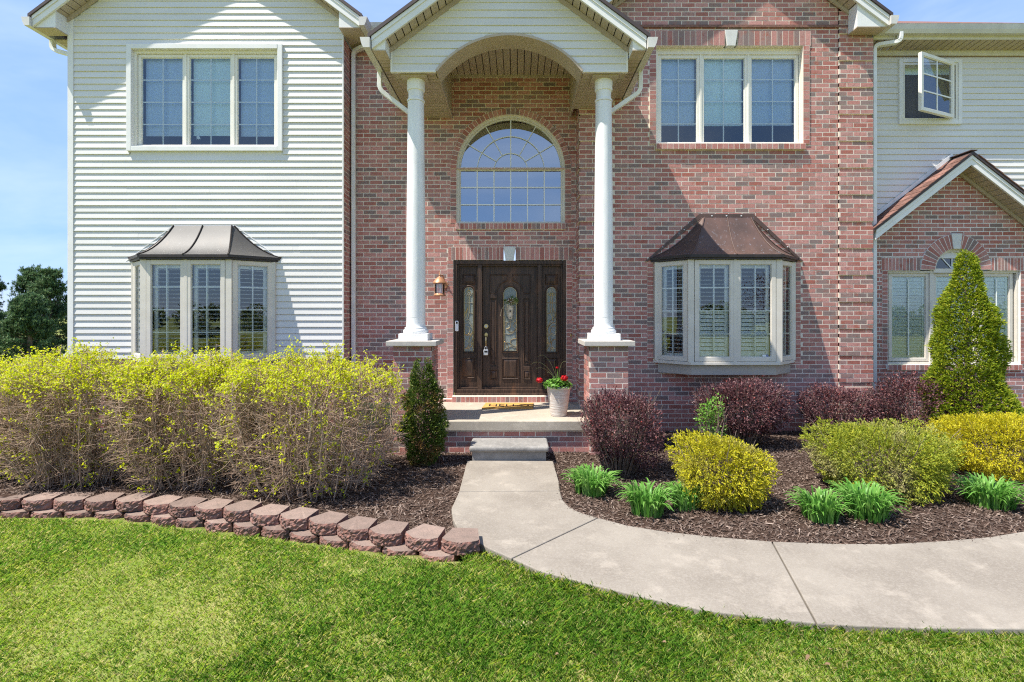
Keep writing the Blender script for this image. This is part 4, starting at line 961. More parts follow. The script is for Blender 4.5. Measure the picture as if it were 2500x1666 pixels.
# ---- bay windows
def bay_window(b, label, roofmat, top, eave_z, tilt2, skirt):
    W0, F0, F1, W1 = Vector((b['wl'], YA-.005)), Vector((b['fl'], b['yf'])), Vector((b['fr'], b['yf'])), Vector((b['wr'], YA-.005)); zb, zt = b['zb'], b['zt']
    plan = [W0, F0, F1, W1]
    def off(pl, e):
        c = Vector(((b['fl']+b['fr'])/2, YA)); fr_ = [Vector((pl[0].x-e*1.1, pl[0].y)), Vector((pl[1].x-e*.45, pl[1].y-e)), Vector((pl[2].x+e*.45, pl[2].y-e)), Vector((pl[3].x+e*1.1, pl[3].y))]; return fr_
    tp = lambda pl: [(p.x, p.y) for p in pl]
    seat = off(plan, .02)
    body = MB().slab(tp(seat), zb-.045, zb-.001).build('bay_window', 'frame_cream', house, bevel=.004); body['label'] = label
    sk = off(plan, -.045); MB().slab(tp(sk), zb-.045-skirt, zb-.046).build('skirt', 'skirt', body, bevel=.005)
    MB().slab(tp(off(plan, -.01)), zt, zt+.05).build('head', 'frame_cream', body)
    for P in (F0, F1):
        o = piece('corner_post', 'frame_cream', body, (P.x, P.y+.03, (zb+zt)/2), (.085, .075, zt-zb))
    for P, s in ((W0, 1), (W1, -1)): piece('corner_post', 'frame_cream', body, (P.x+s*.02, P.y-.02, (zb+zt)/2), (.05, .05, zt-zb))
    segs = [(W0, F0, 1), (F0, F1, 2), (F1, W1, 1)]
    for k, (p, q, nw) in enumerate(segs):
        L = (q-p).length; U = (q-p)/L; fr = Fr((p.x, p.y), (U.x, U.y), (U.y, -U.x)); e = .05
        for j in range(nw):
            u0, u1 = e+(L-2*e)*j/nw, e+(L-2*e)*(j+1)/nw
            if nw == 2: u0, u1 = u0+(.012 if j else 0), u1-(0 if j else .012)
            sash(body, fr, u0, u1, zb+.004, zt-.004, .062, .012, 2, 4)
            shutter(body, fr, u0+.06, u1-.06, zb+.06, zt-.07, -.085, .12, tilt2 if k == 1 else None, zs=(zb+zt)/2)
        if nw == 2: fr.piece('mullion', 'frame_cream', body, L/2-.022, L/2+.022, -.05, .016, zb, zt)
    room(body, flat(YA+.08), b['wl']+.03, b['wr']-.03, zb, zt, 0, 1.8)
    # flared metal roof
    E = off(plan, .075); T = [Vector((top[0], YA-.012)), Vector((top[0]+.02, YA-.05)), Vector((top[1]-.02, YA-.05)), Vector((top[1], YA-.012))]; z1 = top[2]; K = 8
    def P3(i, t, f=None):
        a = E[i].lerp(T[i], t); z = eave_z+(z1-eave_z)*(.35*t+.65*t**2.1)
        if f is not None:
            c = E[f].lerp(T[f], t); a = (a+c)/2
        return Vector((a.x, a.y, z))
    def sheet(fa, fb):
        m = MB()
        for i in range(K+1): t = i/K; m.v += [tuple(fa(t)), tuple(fb(t))]
        for i in range(K): m.f.append((2*i, 2*i+1, 2*i+3, 2*i+2))
        m.build('roof_panel', roofmat, body, True)
    mid = lambda t: P3(1, t, 2)
    sheet(lambda t: P3(0, t), lambda t: P3(1, t)); sheet(lambda t: P3(1, t), mid); sheet(mid, lambda t: P3(2, t)); sheet(lambda t: P3(2, t), lambda t: P3(3, t))
    smat = 'copper_edge' if roofmat == 'copper_grey' else 'copper_brown'
    for f in (lambda t: P3(0, t), lambda t: P3(1, t), mid, lambda t: P3(2, t), lambda t: P3(3, t)):
        MB().tube([f(i/K)+Vector((0, -.004, .006)) for i in range(K+1)], .011 if roofmat == 'copper_grey' else .008, 5).build('roof_seam', smat, body)
    ed = MB()
    for i in range(3):
        a, c = E[i], E[i+1]; ed.hexa([(a.x, a.y, eave_z-.035), (c.x, c.y, eave_z-.035), (c.x, c.y, eave_z+.004), (a.x, a.y, eave_z+.004)] + [(a.x, a.y+.03, eave_z-.035), (c.x, c.y+.03, eave_z-.035), (c.x, c.y+.03, eave_z+.004), (a.x, a.y+.03, eave_z+.004)])
    ed.slab([(p.x, p.y) for p in off(plan, .05)], eave_z-.062, eave_z-.036)
    ed.build('eave_edge', 'copper_edge', body)
    fl = 'trim_white' if roofmat == 'copper_grey' else 'copper_brown'; w = .02 if roofmat == 'copper_grey' else .085
    pt = [(E[0].x-.02, eave_z-.05), (top[0]-.01, z1), (top[1]+.01, z1), (E[3].x+.02, eave_z-.05)]
    MB().prism([pt[0], pt[1], pt[2], pt[3], (pt[3][0]+w*.5, pt[3][1]), (pt[2][0]+w*.35, pt[2][1]+w*.75), (pt[1][0]-w*.35, pt[1][1]+w*.75), (pt[0][0]-w*.5, pt[0][1])], YA-.016, YA-.004).build('flashing', fl, body)
    if fl == 'copper_brown':
        for u in (.2, .5, .8): MB().ball((top[0]+(top[1]-top[0])*u, YA-.022, z1+.03), .013).build('rivet', 'grey_metal', body)
        for i in (0, 1):
            for u in (.3, .7):
                a, c = (pt[0], pt[1]) if i == 0 else (pt[3], pt[2]); MB().ball((a[0]+(c[0]-a[0])*u+(-.02 if i == 0 else .02), YA-.02, a[1]+(c[1]-a[1])*u+.02), .011).build('rivet', 'grey_metal', body)
    return body
f32 = lambda x, y: (320+x/4.355, 540+y/4.355)
lb = bay_window(lbay, 'bay window with grey metal roof in the white siding', 'copper_grey', (PX(426, YA), PX(574, YA), PZ(553, YA)), 2.665, None, .14)
rb = bay_window(bay, 'bay window with brown metal roof in the brick wall', 'copper_brown', (2.79, 3.53, 3.27), 2.665, 1.0, .15)
def sticker(parent, x, y, z):
    bx('sticker', 'sticker_white', parent, x-.045, x+.005, y, y+.001, z-.012, z+.012); bx('sticker', 'sticker_blue', parent, x+.006, x+.04, y, y+.001, z-.014, z+.014)
    lettering('sticker_lettering', 'ADT', .018, 'sticker_white', (x+.023, y-.001, z), (math.pi/2, 0, 0), parent)
sticker(rb, bay['fr']-.19, bay['yf']+.008, bay['zb']+.09); sticker(lb, lbay['fr']-.78+.14, lbay['yf']+.008, lbay['zb']+.09); sticker(gwin, gw['x1']-.19, YG+.075, gw['z0']+.13)
# ================================================================== FRONT DOOR
YO_ = YD+.10                                           # face of the door leaf
dX = lambda v: PX(1050+v/3.919, YO_); dZ = lambda v: PZ(620+v/3.919, YO_)
fm = MB(); top_, bot_ = dz1-.002, dz0+.0
bars(fm, FD, dx0+.001, dx1-.001, bot_+.03, top_, .055, -.14, -.015); bars(fm, FD, dx0+.055, dx1-.055, bot_+.085, top_-.055, .028, -.14, -.045)
door = fm.build('front_door', 'door_wood', house, bevel=.004); door['label'] = 'dark wood front door with two leaded glass sidelights'
for a, b in ((458, 502), (1026, 1068)): MB().box(dX(a), dX(b), YO_-.075, YO_+.02, bot_+.05, top_-.06).build('door_post', 'door_wood', door, bevel=.006)
MB().box(dx0+.02, dx1-.02, YD-.03, YO_+.02, bot_-.004, bot_+.032).build('threshold', 'door_wood', door, bevel=.006)
bx('door_backing', 'door_wood', door, dx0+.01, dx1-.01, YO_+.05, YO_+.07, bot_+.01, top_-.01)
leafs = {}
leafs['m'] = MB().box(dX(504), dX(1024), YO_, YO_+.045, bot_+.033, top_-.062).build('door_leaf', 'door_wood', door)
leafs['l'] = MB().box(dX(262), dX(458), YO_, YO_+.045, bot_+.033, top_-.062).build('sidelight_leaf', 'door_wood', door)
leafs['r'] = MB().box(dX(1068), dX(1262), YO_, YO_+.045, bot_+.033, top_-.062).build('sidelight_leaf', 'door_wood', door)
def arcp(cx, cy, r, a0, a1, n=10): return [(cx+r*math.cos(math.radians(a0+(a1-a0)*i/n)), cy-r*math.sin(math.radians(a0+(a1-a0)*i/n))) for i in range(n+1)]
def panel(poly, k='m', raised=True):
    W3 = [(dX(a), dZ(b)) for a, b in poly]
    MB().tube([(x, YO_-.004, z) for x, z in W3], .0125, 6, closed=True).build('moulding', 'door_wood', door)
    if raised:
        cx = sum(p[0] for p in W3)/len(W3); cz = sum(p[1] for p in W3)/len(W3)
        w = max(p[0] for p in W3)-min(p[0] for p in W3); h = max(p[1] for p in W3)-min(p[1] for p in W3); s = .045
        IN = [(x+(cx-x)*min(.6, 2*s/w), z+(cz-z)*min(.6, 2*s/h)) for x, z in W3]
        b0 = MB(); n = len(W3); b0.v = [(x, YO_-.001, z) for x, z in [(x+(cx-x)*.12, z+(cz-z)*.12) for x, z in W3]] + [(x, YO_-.014, z) for x, z in IN]
        b0.f = [tuple(range(n, 2*n))] + [(i, (i+1) % n, n+(i+1) % n, n+i) for i in range(n)]
        b0.build('panel', 'door_wood', door)
box4 = lambda a, b, c, d: [(a, b), (c, b), (c, d), (a, d)]
panel([(575, 200), (740, 200), (740, 245)] + arcp(765, 385, 132, 100, 172, 8) + [(630, 378), (575, 378)], raised=False)
panel([(955, 200), (790, 200), (790, 245)] + arcp(765, 385, 132, 80, 8, 8) + [(900, 378), (955, 378)], raised=False)
for pl in (box4(580, 435, 632, 1050), box4(898, 435, 952, 1050), box4(580, 1115, 634, 1198), box4(896, 1115, 956, 1198), box4(690, 1000, 845, 1195)): panel(pl)
for a, b in ((573, 640), (890, 960)): MB().box(dX(a), dX(b), YO_-.016, YO_-.001, dZ(1110), dZ(1075)).build('block_trim', 'door_wood', door, bevel=.004); MB().box(dX(a), dX(b), YO_-.014, YO_-.001, dZ(425), dZ(390)).build('block_trim', 'door_wood', door, bevel=.004)
for o in (320, 1110):
    panel(box4(o-5, 200, o+108, 290), raised=True); panel(box4(o-5, 1000, o+105, 1185), raised=True)
def lead(x0, x1, yt, yb, curves):
    r = (x1-x0)/2; cx = (x0+x1)/2; out = arcp(cx, yt+r, r, 180, 0, 14) + [(x1, yb), (x0, yb)]
    quad('leaded_pane', 'leaded_glass', door, [(dX(a), YO_-.003, dZ(b)) for a, b in out])
    e = 12; o2 = arcp(cx, yt+r, r+e, 180, 0, 14) + [(x1+e, yb+e), (x0-e, yb+e)]
    MB().tube([(dX(a), YO_-.006, dZ(b)) for a, b in o2], .013, 6, closed=True).build('moulding', 'door_wood', door)
    MB().tube([(dX(a), YO_-.006, dZ(b)) for a, b in arcp(cx, yt+r, r-3, 180, 0, 14) + [(x1-3, yb-3), (x0+3, yb-3)]], .0055, 5, closed=True).build('came', 'brass', door)
    for c in curves:
        P = [Vector((dX(a), YO_-.006, dZ(b))) for a, b in c]; S = []
        for i in range(len(P)-1):
            p0, p1, p2, p3 = P[max(i-1, 0)], P[i], P[i+1], P[min(i+2, len(P)-1)]
            for t in (0, .2, .4, .6, .8):
                S.append(.5*((2*p1)+(p2-p0)*t+(2*p0-5*p1+4*p2-p3)*t*t+(3*p1-p0-3*p2+p3)*t**3))
        S.append(P[-1]); MB().tube(S, .0052, 5).build('came', 'brass', door)
def side_curves(o, f):
    m = lambda pts: [((o+a) if not f else (o+92-a), b) for a, b in pts]
    return [m(c) for c in [[(0, 470), (92, 470)], [(45, 318), (45, 345)], [(45, 345), (28, 372), (45, 398), (62, 372), (45, 345)], [(12, 375), (28, 402), (45, 372), (62, 402), (80, 375)], [(38, 405), (38, 570)], [(54, 405), (54, 570)],
        [(35, 525), (8, 580), (30, 640), (50, 570), (90, 575)], [(30, 520), (22, 600), (60, 650), (85, 740), (40, 780), (5, 770)], [(5, 665), (40, 660), (75, 700), (90, 740)], [(10, 690), (45, 700), (55, 750), (12, 775), (5, 735)],
        [(40, 760), (80, 790), (85, 850), (50, 900), (10, 905)], [(5, 815), (40, 830), (45, 880), (10, 910)], [(85, 760), (55, 800), (62, 860), (90, 840)], [(30, 930), (45, 895), (60, 930)], [(88, 800), (70, 860), (92, 920)]]]
lead(325, 415, 318, 935, side_curves(325, False)); lead(1116, 1208, 320, 938, side_curves(1116, True))
mc = [[(700, 640), (760, 660), (830, 620)], [(765, 640), (765, 700), (730, 720)], [(725, 690), (745, 650), (800, 650), (830, 700), (790, 750), (745, 730), (770, 700)], [(715, 600), (715, 780), (722, 900)], [(705, 760), (760, 770), (830, 740)],
      [(832, 810), (780, 820), (770, 860), (800, 900), (832, 880)], [(705, 850), (760, 850), (800, 880), (832, 905)], [(705, 915), (760, 890), (810, 880), (832, 905)], [(740, 930), (750, 890), (725, 850), (705, 840)], [(832, 640), (800, 690), (832, 730)]]
lead(702, 830, 320, 930, mc)
# hardware
kx_ = dX(537)
MB().lathe([(.0001, -.012), (.02, -.012), (.03, -.006), (.032, 0)], 0, 0, 16)
def disc_y(name, mat, parent, x, z, r, y0, y1, n=20, sx=1.0):
    m = MB(); m.prism([(x+sx*r*math.cos(2*math.pi*i/n), z+r*math.sin(2*math.pi*i/n)) for i in range(n)], y0, y1); return m.build(name, mat, parent, bevel=.003)
disc_y('deadbolt', 'brass', door, kx_, dZ(693), .037, YO_-.03, YO_-.001); disc_y('deadbolt_cylinder', 'grey_metal', door, kx_, dZ(693), .018, YO_-.036, YO_-.031)
hd = disc_y('handle_plate', 'brass', door, kx_, dZ(775), .036, YO_-.025, YO_-.001, sx=.75)
MB().tube([(kx_, YO_-.025, dZ(790)), (kx_, YO_-.06, dZ(800)), (kx_, YO_-.07, dZ(830)), (kx_, YO_-.06, dZ(870)), (kx_, YO_-.04, dZ(890)), (kx_, YO_-.002, dZ(898))], [.012, .013, .012, .010, .009, .012], 10).build('handle_grip', 'brass', door, True)
# key box hanging on the handle
kb = thing('key_lockbox', 'small grey lockbox hanging from the front door handle', 'lockbox', (kx_, YO_-.05, dZ(968)))
MB().box(kx_-.04, kx_+.035, YO_-.075, YO_-.035, dZ(968), dZ(915)).build('box_body', 'grey_metal', kb, bevel=.008)
MB().box(kx_-.026, kx_+.024, YO_-.079, YO_-.0752, dZ(940), dZ(924)).build('dial_window', 'black_plastic', kb, bevel=.002)
MB().tube([(kx_-.02, YO_-.055, dZ(915)), (kx_-.018, YO_-.055, dZ(893)), (kx_, YO_-.06, dZ(884)), (kx_+.016, YO_-.055, dZ(893)), (kx_+.016, YO_-.055, dZ(915))], .005, 6).build('shackle', 'grey_metal', kb)
# door basket
bk = thing('door_basket', 'cream tin cone with stars, dried greenery and raffia hung on the front door', 'decoration', (dX(768), YO_-.05, dZ(625)))
bxx, byy = dX(768), YO_-.055
MB().lathe([(.001, dZ(626)), (.030, dZ(622)), (.038, dZ(600)), (.055, dZ(505)), (.060, dZ(498)), (.054, dZ(500)), (.04, dZ(540))], bxx, byy, 20).build('tin_cone', 'tin_cream', bk, True)
def star(parent, x, z, r, y): m = MB(); m.prism([(x+(r if i % 2 == 0 else r*.42)*math.sin(math.pi*i/5), z+(r if i % 2 == 0 else r*.42)*math.cos(math.pi*i/5)) for i in range(10)], y, y+.004); m.build('star', 'ink', parent)
star(bk, bxx, dZ(549), .022, byy-.051); star(bk, bxx, dZ(610), .013, byy-.042)
for i in range(5): star(bk, bxx+(i-2)*.021, dZ(510), .007, byy-.058+.004*abs(i-2))
def sprig(n, spread, hgt, mat, name, w=.012, L=.05):
    C, U_, W_ = [], [], []
    for i in range(n):
        a = random.uniform(-1, 1); ht = hgt*(1-.5*abs(a))*random.uniform(.6, 1.1); tipx = bxx+a*spread; steps = 9
        for k in range(2, steps):
            t = k/steps; x = bxx+(tipx-bxx)*t**1.3; z = dZ(500)+ht*math.sin(t*1.5)-.04*abs(a)*t*t; y = byy-.02-random.uniform(0, .05)*t
            for s in (-1, 1): C.append((x+s*.01, y, z)); d = Vector((s*.6+a*.4, -.2, .7)).normalized(); U_.append(d*L); W_.append(Vector((.7, -.3, -.5)).normalized()*w)
    folded(name, np.array(C), np.array(U_), np.array(W_), mat, bk, None)
sprig(9, .15, .20, 'arbor_dark_leaf', 'greenery'); sprig(7, .20, .13, 'spike_leaf', 'dried_leaves', .008, .04); sprig(6, .14, .15, 'dry_leaf', 'dried_flowers', .012, .03)
for i in range(12): MB().ball((bxx+random.uniform(-.08, .06), byy-.05-random.uniform(0, .02), dZ(470)+random.uniform(-.03, .07)), .008).build('berry', random.choice(('ink', 'tin_cream', 'petal_red')), bk)
for i in range(7):
    x = bxx+random.uniform(-.15, .02); z0 = dZ(495); MB().tube([(bxx-.03, byy-.05, z0+.02), ((x+bxx)/2-.02, byy-.06, z0), (x, byy-.045, z0-random.uniform(.05, .1)), (x+random.uniform(-.02, .03), byy-.04, z0-random.uniform(.12, .24))], .0022, 4).build('raffia_strand', 'raffia', bk)
# doorbell, lantern
db = MB().box(PX(1110.7, 8.09), PX(1119, 8.09), YD-.012, YD+.014, PZ(809.5, 8.09), PZ(783.5, 8.09)).build('video_doorbell', 'white_plastic', None, bevel=.02)
tag(db, 'slim white doorbell on the left jamb of the front door', 'doorbell')
disc_y('lens', 'black_plastic', db, PX(1114.9, 8.09), PZ(788.5, 8.09), .017, YD-.016, YD-.0125)
bb = MB().tube([(PX(1393.7, YD), YD+.002, PZ(822, YD)), (PX(1393.7, YD), YD-.02, PZ(820, YD)), (PX(1393.7, YD), YD-.02, PZ(815, YD))], .013, 8).build('bell_button', 'brass', None)
tag(bb, 'small brass bell button on the brick right of the front door', 'button')
lx, ly = PX(1073.5, 7.92), 7.92; lz = lambda v: PZ(620+v/3.919, 7.92)
lan = thing('wall_lantern', 'copper coloured wall lantern with glass cylinder left of the front door', 'lantern', (lx, ly, lz(405)))
MB().lathe([(.088, lz(405)), (.095, lz(402)), (.095, lz(395)), (.08, lz(388)), (.072, lz(380))], lx, ly, 20).build('base_ring', 'lantern_copper', lan, True)
MB().lathe([(.072, lz(382)), (.072, lz(285))], lx, ly, 20).build('glass_cylinder', 'glass_lantern', lan, True)
MB().lathe([(.075, lz(283)), (.105, lz(286)), (.108, lz(278)), (.085, lz(258)), (.062, lz(240)), (.05, lz(235)), (.042, lz(228)), (.02, lz(222)), (.012, lz(212)), (.018, lz(205)), (.012, lz(195)), (.007, lz(178)), (.001, lz(160))], lx, ly, 20).build('lantern_roof', 'lantern_copper', lan, True)
for i in range(6):
    t = i*math.pi/3+.3; MB().tube([(lx+.076*math.cos(t), ly+.076*math.sin(t), lz(385)), (lx+.076*math.cos(t), ly+.076*math.sin(t), lz(282))], .0045, 4).build('cage_bar', 'lantern_copper', lan)
MB().tube([(lx, ly, lz(330)), (lx, ly, lz(300))], .018, 8).build('bulb', 'shutter', lan)
MB().tube([(lx, ly, lz(210)), (lx+.03, ly+.09, lz(200)), (lx+.05, ly+.15, lz(240)), (lx+.05, YD-.01, lz(290))], .011, 6).build('scroll_arm', 'lantern_copper', lan)
disc_y('back_plate', 'lantern_copper', lan, lx+.05, lz(290), .055, YD-.02, YD-.001)

# ================================================================== BRICKS: the 300 that show largest as single pieces, the rest joined
def score(P, Y):
    c = [sum(p[i] for p in P[:4])/4 for i in range(3)]; px = CX+c[0]*FPX/c[1]; py = CY-(c[2]-EYE)*FPX/c[1]
    if not (10 < px < 2490 and 10 < py < 900): return 0
    e1 = Vector(P[1])-Vector(P[0]); e2 = Vector(P[3])-Vector(P[0]); nrm = e1.cross(e2); v = Vector(c)-Vector((0, 0, EYE))
    a = abs(nrm.dot(v.normalized()))/v.length_squared
    if 890 < px < 1080 and py > 880: a *= .2
    if px < 870 and py > 780: a *= .2
    return a
sc_ = sorted(range(len(BR)), key=lambda i: -score(BR[i][1], BR[i][3])); single = set(sc_[:300]); rest = {}
for i, (w, P, mat, Y) in enumerate(BR):
    if i in single:
        e = [max(p[k] for p in P)-min(p[k] for p in P) for k in range(3)]; c = [(max(p[k] for p in P)+min(p[k] for p in P))/2 for k in range(3)]
        axis = abs((Vector(P[1])-Vector(P[0])).normalized().z) < 1e-4
        if axis: piece('brick', mat, w, c, e)
        else: MB().hexa(P).build('brick', mat, w)
    else: rest.setdefault((w.name, mat), [w, MB()])[1].hexa(P)
for (nm, mat), (w, m) in rest.items(): m.build('bricks', mat, w, kind='stuff')

# ================================================================== STEP, MAT, POT
sx0, sx1 = PX(1152.6, 6.18), PX(1333.5, 6.18)
stp = thing('concrete_step', 'weathered grey concrete step with rounded nosing in front of the porch', 'step', ((sx0+sx1)/2, 6.35, ZP))
MB().box(sx0, sx1, 6.18, 6.60, .0, .165).build('riser_block', 'step_concrete', stp, bevel=.006)
T = MB().box(sx0-.035, sx1+.035, 6.135, 6.61, .155, .222).build('tread', 'step_concrete', stp); bv = T.modifiers.new('b', 'BEVEL'); bv.width = .028; bv.segments = 4
mx0, mx1 = -.52, .215
dm = MB().hexa([(mx0, 7.40, SLAB+.001), (mx1, 7.40, SLAB+.001), (mx1, 7.40, SLAB+.022), (mx0, 7.40, SLAB+.022), (mx0+.03, 7.84, SLAB+.001), (mx1+.03, 7.84, SLAB+.001), (mx1+.03, 7.84, SLAB+.022), (mx0+.03, 7.84, SLAB+.022)]).build('doormat', 'mat_coir', None, bevel=.004)
tag(dm, 'tan coir doormat with black lettering in front of the door', 'doormat')
lettering('mat_lettering', 'HELLO', .24, 'ink', ((mx0+mx1)/2+.02, 7.60, SLAB+.0235), (0, 0, 0), dm, .85, .001)
px_, py_ = .554, 6.94; pz0 = SLAB
pot = thing('flower_pot', 'tall weathered clay pot with red geraniums and spike grass on the porch', 'flower pot', (px_, py_, pz0))
pr = [(.001, pz0+.001), (.100, pz0+.001), (.108, pz0+.006), (.112, pz0+.03)]
for i in range(26):
    t_ = i/25; pr.append((.112+.046*t_+.0016*math.sin(i*2.4), pz0+.03+.335*t_))
pr += [(.163, pz0+.37), (.170, pz0+.378), (.171, pz0+.40), (.163, pz0+.406), (.152, pz0+.402), (.148, pz0+.37)]
MB().lathe(pr, px_, py_, 40).build('pot', 'pot_clay', pot, True)
MB().lathe([(.001, pz0+.375), (.15, pz0+.37)], px_, py_, 20).build('soil', 'soil', pot)
n = 420; ph = RNG.uniform(0, 2*np.pi, n); rr = .19*np.sqrt(RNG.random(n)); hz = pz0+.41+.11*(1-(rr/.2)**2)*RNG.uniform(.2, 1, n)+RNG.uniform(-.03, .02, n)
C = np.stack([px_+rr*np.cos(ph)-.01, py_+rr*np.sin(ph), hz], 1); U_ = rand_dirs(n); U_[:, 2] = np.abs(U_[:, 2])*.5; _, a_, b_ = basis(U_)
folded('foliage', C, U_*RNG.uniform(.03, .055, n)[:, None], a_*RNG.uniform(.03, .05, n)[:, None], 'geranium_leaf', pot, None, .12)
def bloom(x, y, z, r):
    n = 90; d = rand_dirs(n); C = np.array([x, y, z])+d*r*RNG.uniform(.6, 1, n)[:, None]*[1, 1, .8]; _, a_, b_ = basis(d)
    folded('flower_head', C, a_*.024, b_*.022, 'petal_red', pot, None, .2); MB().tube([(x, y, z-.02), ((x+px_)/2, y+.02, z-.05), (px_+(x-px_)*.3, py_, pz0+.42)], .004, 5).build('flower_stem', 'geranium_leaf', pot)
q = lambda x, y, Y: (PX(1050+x/3.919, Y), Y, PZ(620+y/3.919, Y))
bloom(*q(1045, 1210, 6.86), .05); bloom(*q(1285, 1190, 6.82), .056); bloom(*q(1215, 1090, 6.95), .018)
for tip, mid in (((1030, 985), (1130, 1010)), ((965, 1058), (1090, 1060)), ((1015, 1103), (1110, 1110)), ((1305, 1035), (1250, 1070)), ((1190, 1020), (1195, 1090)), ((1120, 1140), (1160, 1150))):
    a, b, c = Vector((px_, py_, pz0+.42)), Vector(q(*mid, 6.93)), Vector(q(*tip, 6.88))
    P = [a*(1-t)**2+(b*2-(a+c)/2)*2*t*(1-t)+c*t*t for t in [i/8 for i in range(9)]]; MB().tube(P, [.006*(1-.8*i/8) for i in range(9)], 4, rx=.35).build('spike_blade', 'spike_leaf', pot)

# ================================================================== RETAINING WALL
rw = thing('retaining_wall', 'low curved retaining wall of rough red concrete blocks edging the lawn', 'retaining wall', (-2.5, 4.5, -.1))
def block_mesh(v):
    rs = np.random.default_rng(40+v); w, dpt, h = .147, .19, .096; out = []; N = 19
    fr_ = [(-w+2*w*i/(N-1), -.065*(1-((-1+2*i/(N-1))**2)) if True else 0) for i in range(N)]
    V, F = [], []; R = 8
    for r in range(R):
        z = h*r/(R-1)
        for i, (x, y) in enumerate(fr_):
            rough = .0075 if 0 < r < R-1 else .004
            V.append((x*(.97 if r in (0, R-1) else 1)+rs.normal(0, .002), y+rs.normal(0, rough*.7)-(.006 if 0 < r < R-1 else 0), z+rs.normal(0, .0015 if r in (0, R-1) else .003)))
    for r in range(R-1):
        for i in range(N-1): a = r*N+i; F.append((a, a+1, a+N+1, a+N))
    b = len(V); bk_ = [(w*.68, dpt), (-w*.68, dpt)]
    for z in (0, h): V += [(x, y, z) for x, y in bk_]
    t0_ = (R-1)*N; F.append(tuple(range(t0_, t0_+N))+(b+2, b+3)); F.append(tuple(range(N-1, -1, -1))+(b+1, b))
    right = [r*N+N-1 for r in range(R)]; left = [r*N for r in range(R)]
    F.append(tuple(right)+(b+2, b)); F.append(tuple(reversed(left))+(b+1, b+3)); F.append((b, b+2, b+3, b+1))
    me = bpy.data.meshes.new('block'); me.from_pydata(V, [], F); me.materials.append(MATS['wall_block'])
    bm_ = bmesh.new(); bm_.from_mesh(me); bmesh.ops.recalc_face_normals(bm_, faces=bm_.faces); bm_.to_mesh(me); bm_.free()
    return me
BM = [block_mesh(i) for i in range(6)]
wp = [Vector((a, b, z)) for (a, b), z in zip(wall_pts, wall_z)][::-1]
def along(s):
    for i in range(len(wp)-1):
        L = (wp[i+1]-wp[i]).length
        if s <= L: return wp[i].lerp(wp[i+1], s/L), (wp[i+1]-wp[i]).normalized()
        s -= L
    return None, None
for row in (0, 1):
    s = .02 + (.155 if row else 0); k = 0
    while True:
        p, t_ = along(s)
        if p is None: break
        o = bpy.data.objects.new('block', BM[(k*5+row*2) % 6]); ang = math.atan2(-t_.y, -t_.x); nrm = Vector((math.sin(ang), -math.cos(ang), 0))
        fwd = .055 if row == 0 else .085
        base = p - nrm*fwd + (Vector((0, 0, 0)) if row == 0 else Vector((0, 0, -.098))+nrm*.070)
        if row == 0 and k == 0: ang += .30; base += Vector((.02, .03, 0))
        o.location = (base.x, base.y, base.z+random.uniform(-.004, .004)); o.rotation_euler = (random.gauss(0, .012), random.gauss(0, .012), ang+random.gauss(0, .03)); place(o, rw)
        s += .313+random.uniform(-.004, .006); k += 1

# ================================================================== PLANTS
def tubes(name, P, R, mat, parent, kind=None):          # P (N,K,3) paths, R (N,K) radii, three sided
    N, K, _ = P.shape; T = np.gradient(P, axis=1); T /= np.linalg.norm(T, axis=2, keepdims=True)+1e-9
    h = np.zeros_like(T); h[..., 0] = 1; h[np.abs(T[..., 0]) > .9] = [0, 1, 0]; A = np.cross(T, h); A /= np.linalg.norm(A, axis=2, keepdims=True)+1e-9; B = np.cross(T, A)
    V = np.stack([P+R[..., None]*(A*math.cos(t)+B*math.sin(t)) for t in (0, 2.094, 4.189)], 2)       # N,K,3,3
    idx = np.arange(N*K*3).reshape(N, K, 3); F = []
    for k in range(3):
        k2 = (k+1) % 3; F.append(np.stack([idx[:, :-1, k], idx[:, :-1, k2], idx[:, 1:, k2], idx[:, 1:, k]], -1).reshape(-1, 4))
    return np_mesh(name, V, np.concatenate(F), mat, parent, kind)
def bez(a, b, c, K):
    t = np.linspace(0, 1, K)[None, :, None]; return a[:, None]*(1-t)**2+b[:, None]*2*t*(1-t)+c[:, None]*t*t
def lumps(n, amp, seed):
    rs = np.random.default_rng(seed); D = rs.normal(size=(n, 3)); D /= np.linalg.norm(D, axis=1, keepdims=True); A = rs.uniform(.2, 1, n)*amp
    return lambda d: 1 + (np.exp(-((1-(d@D.T))/.09))*A).sum(1) - amp*.35
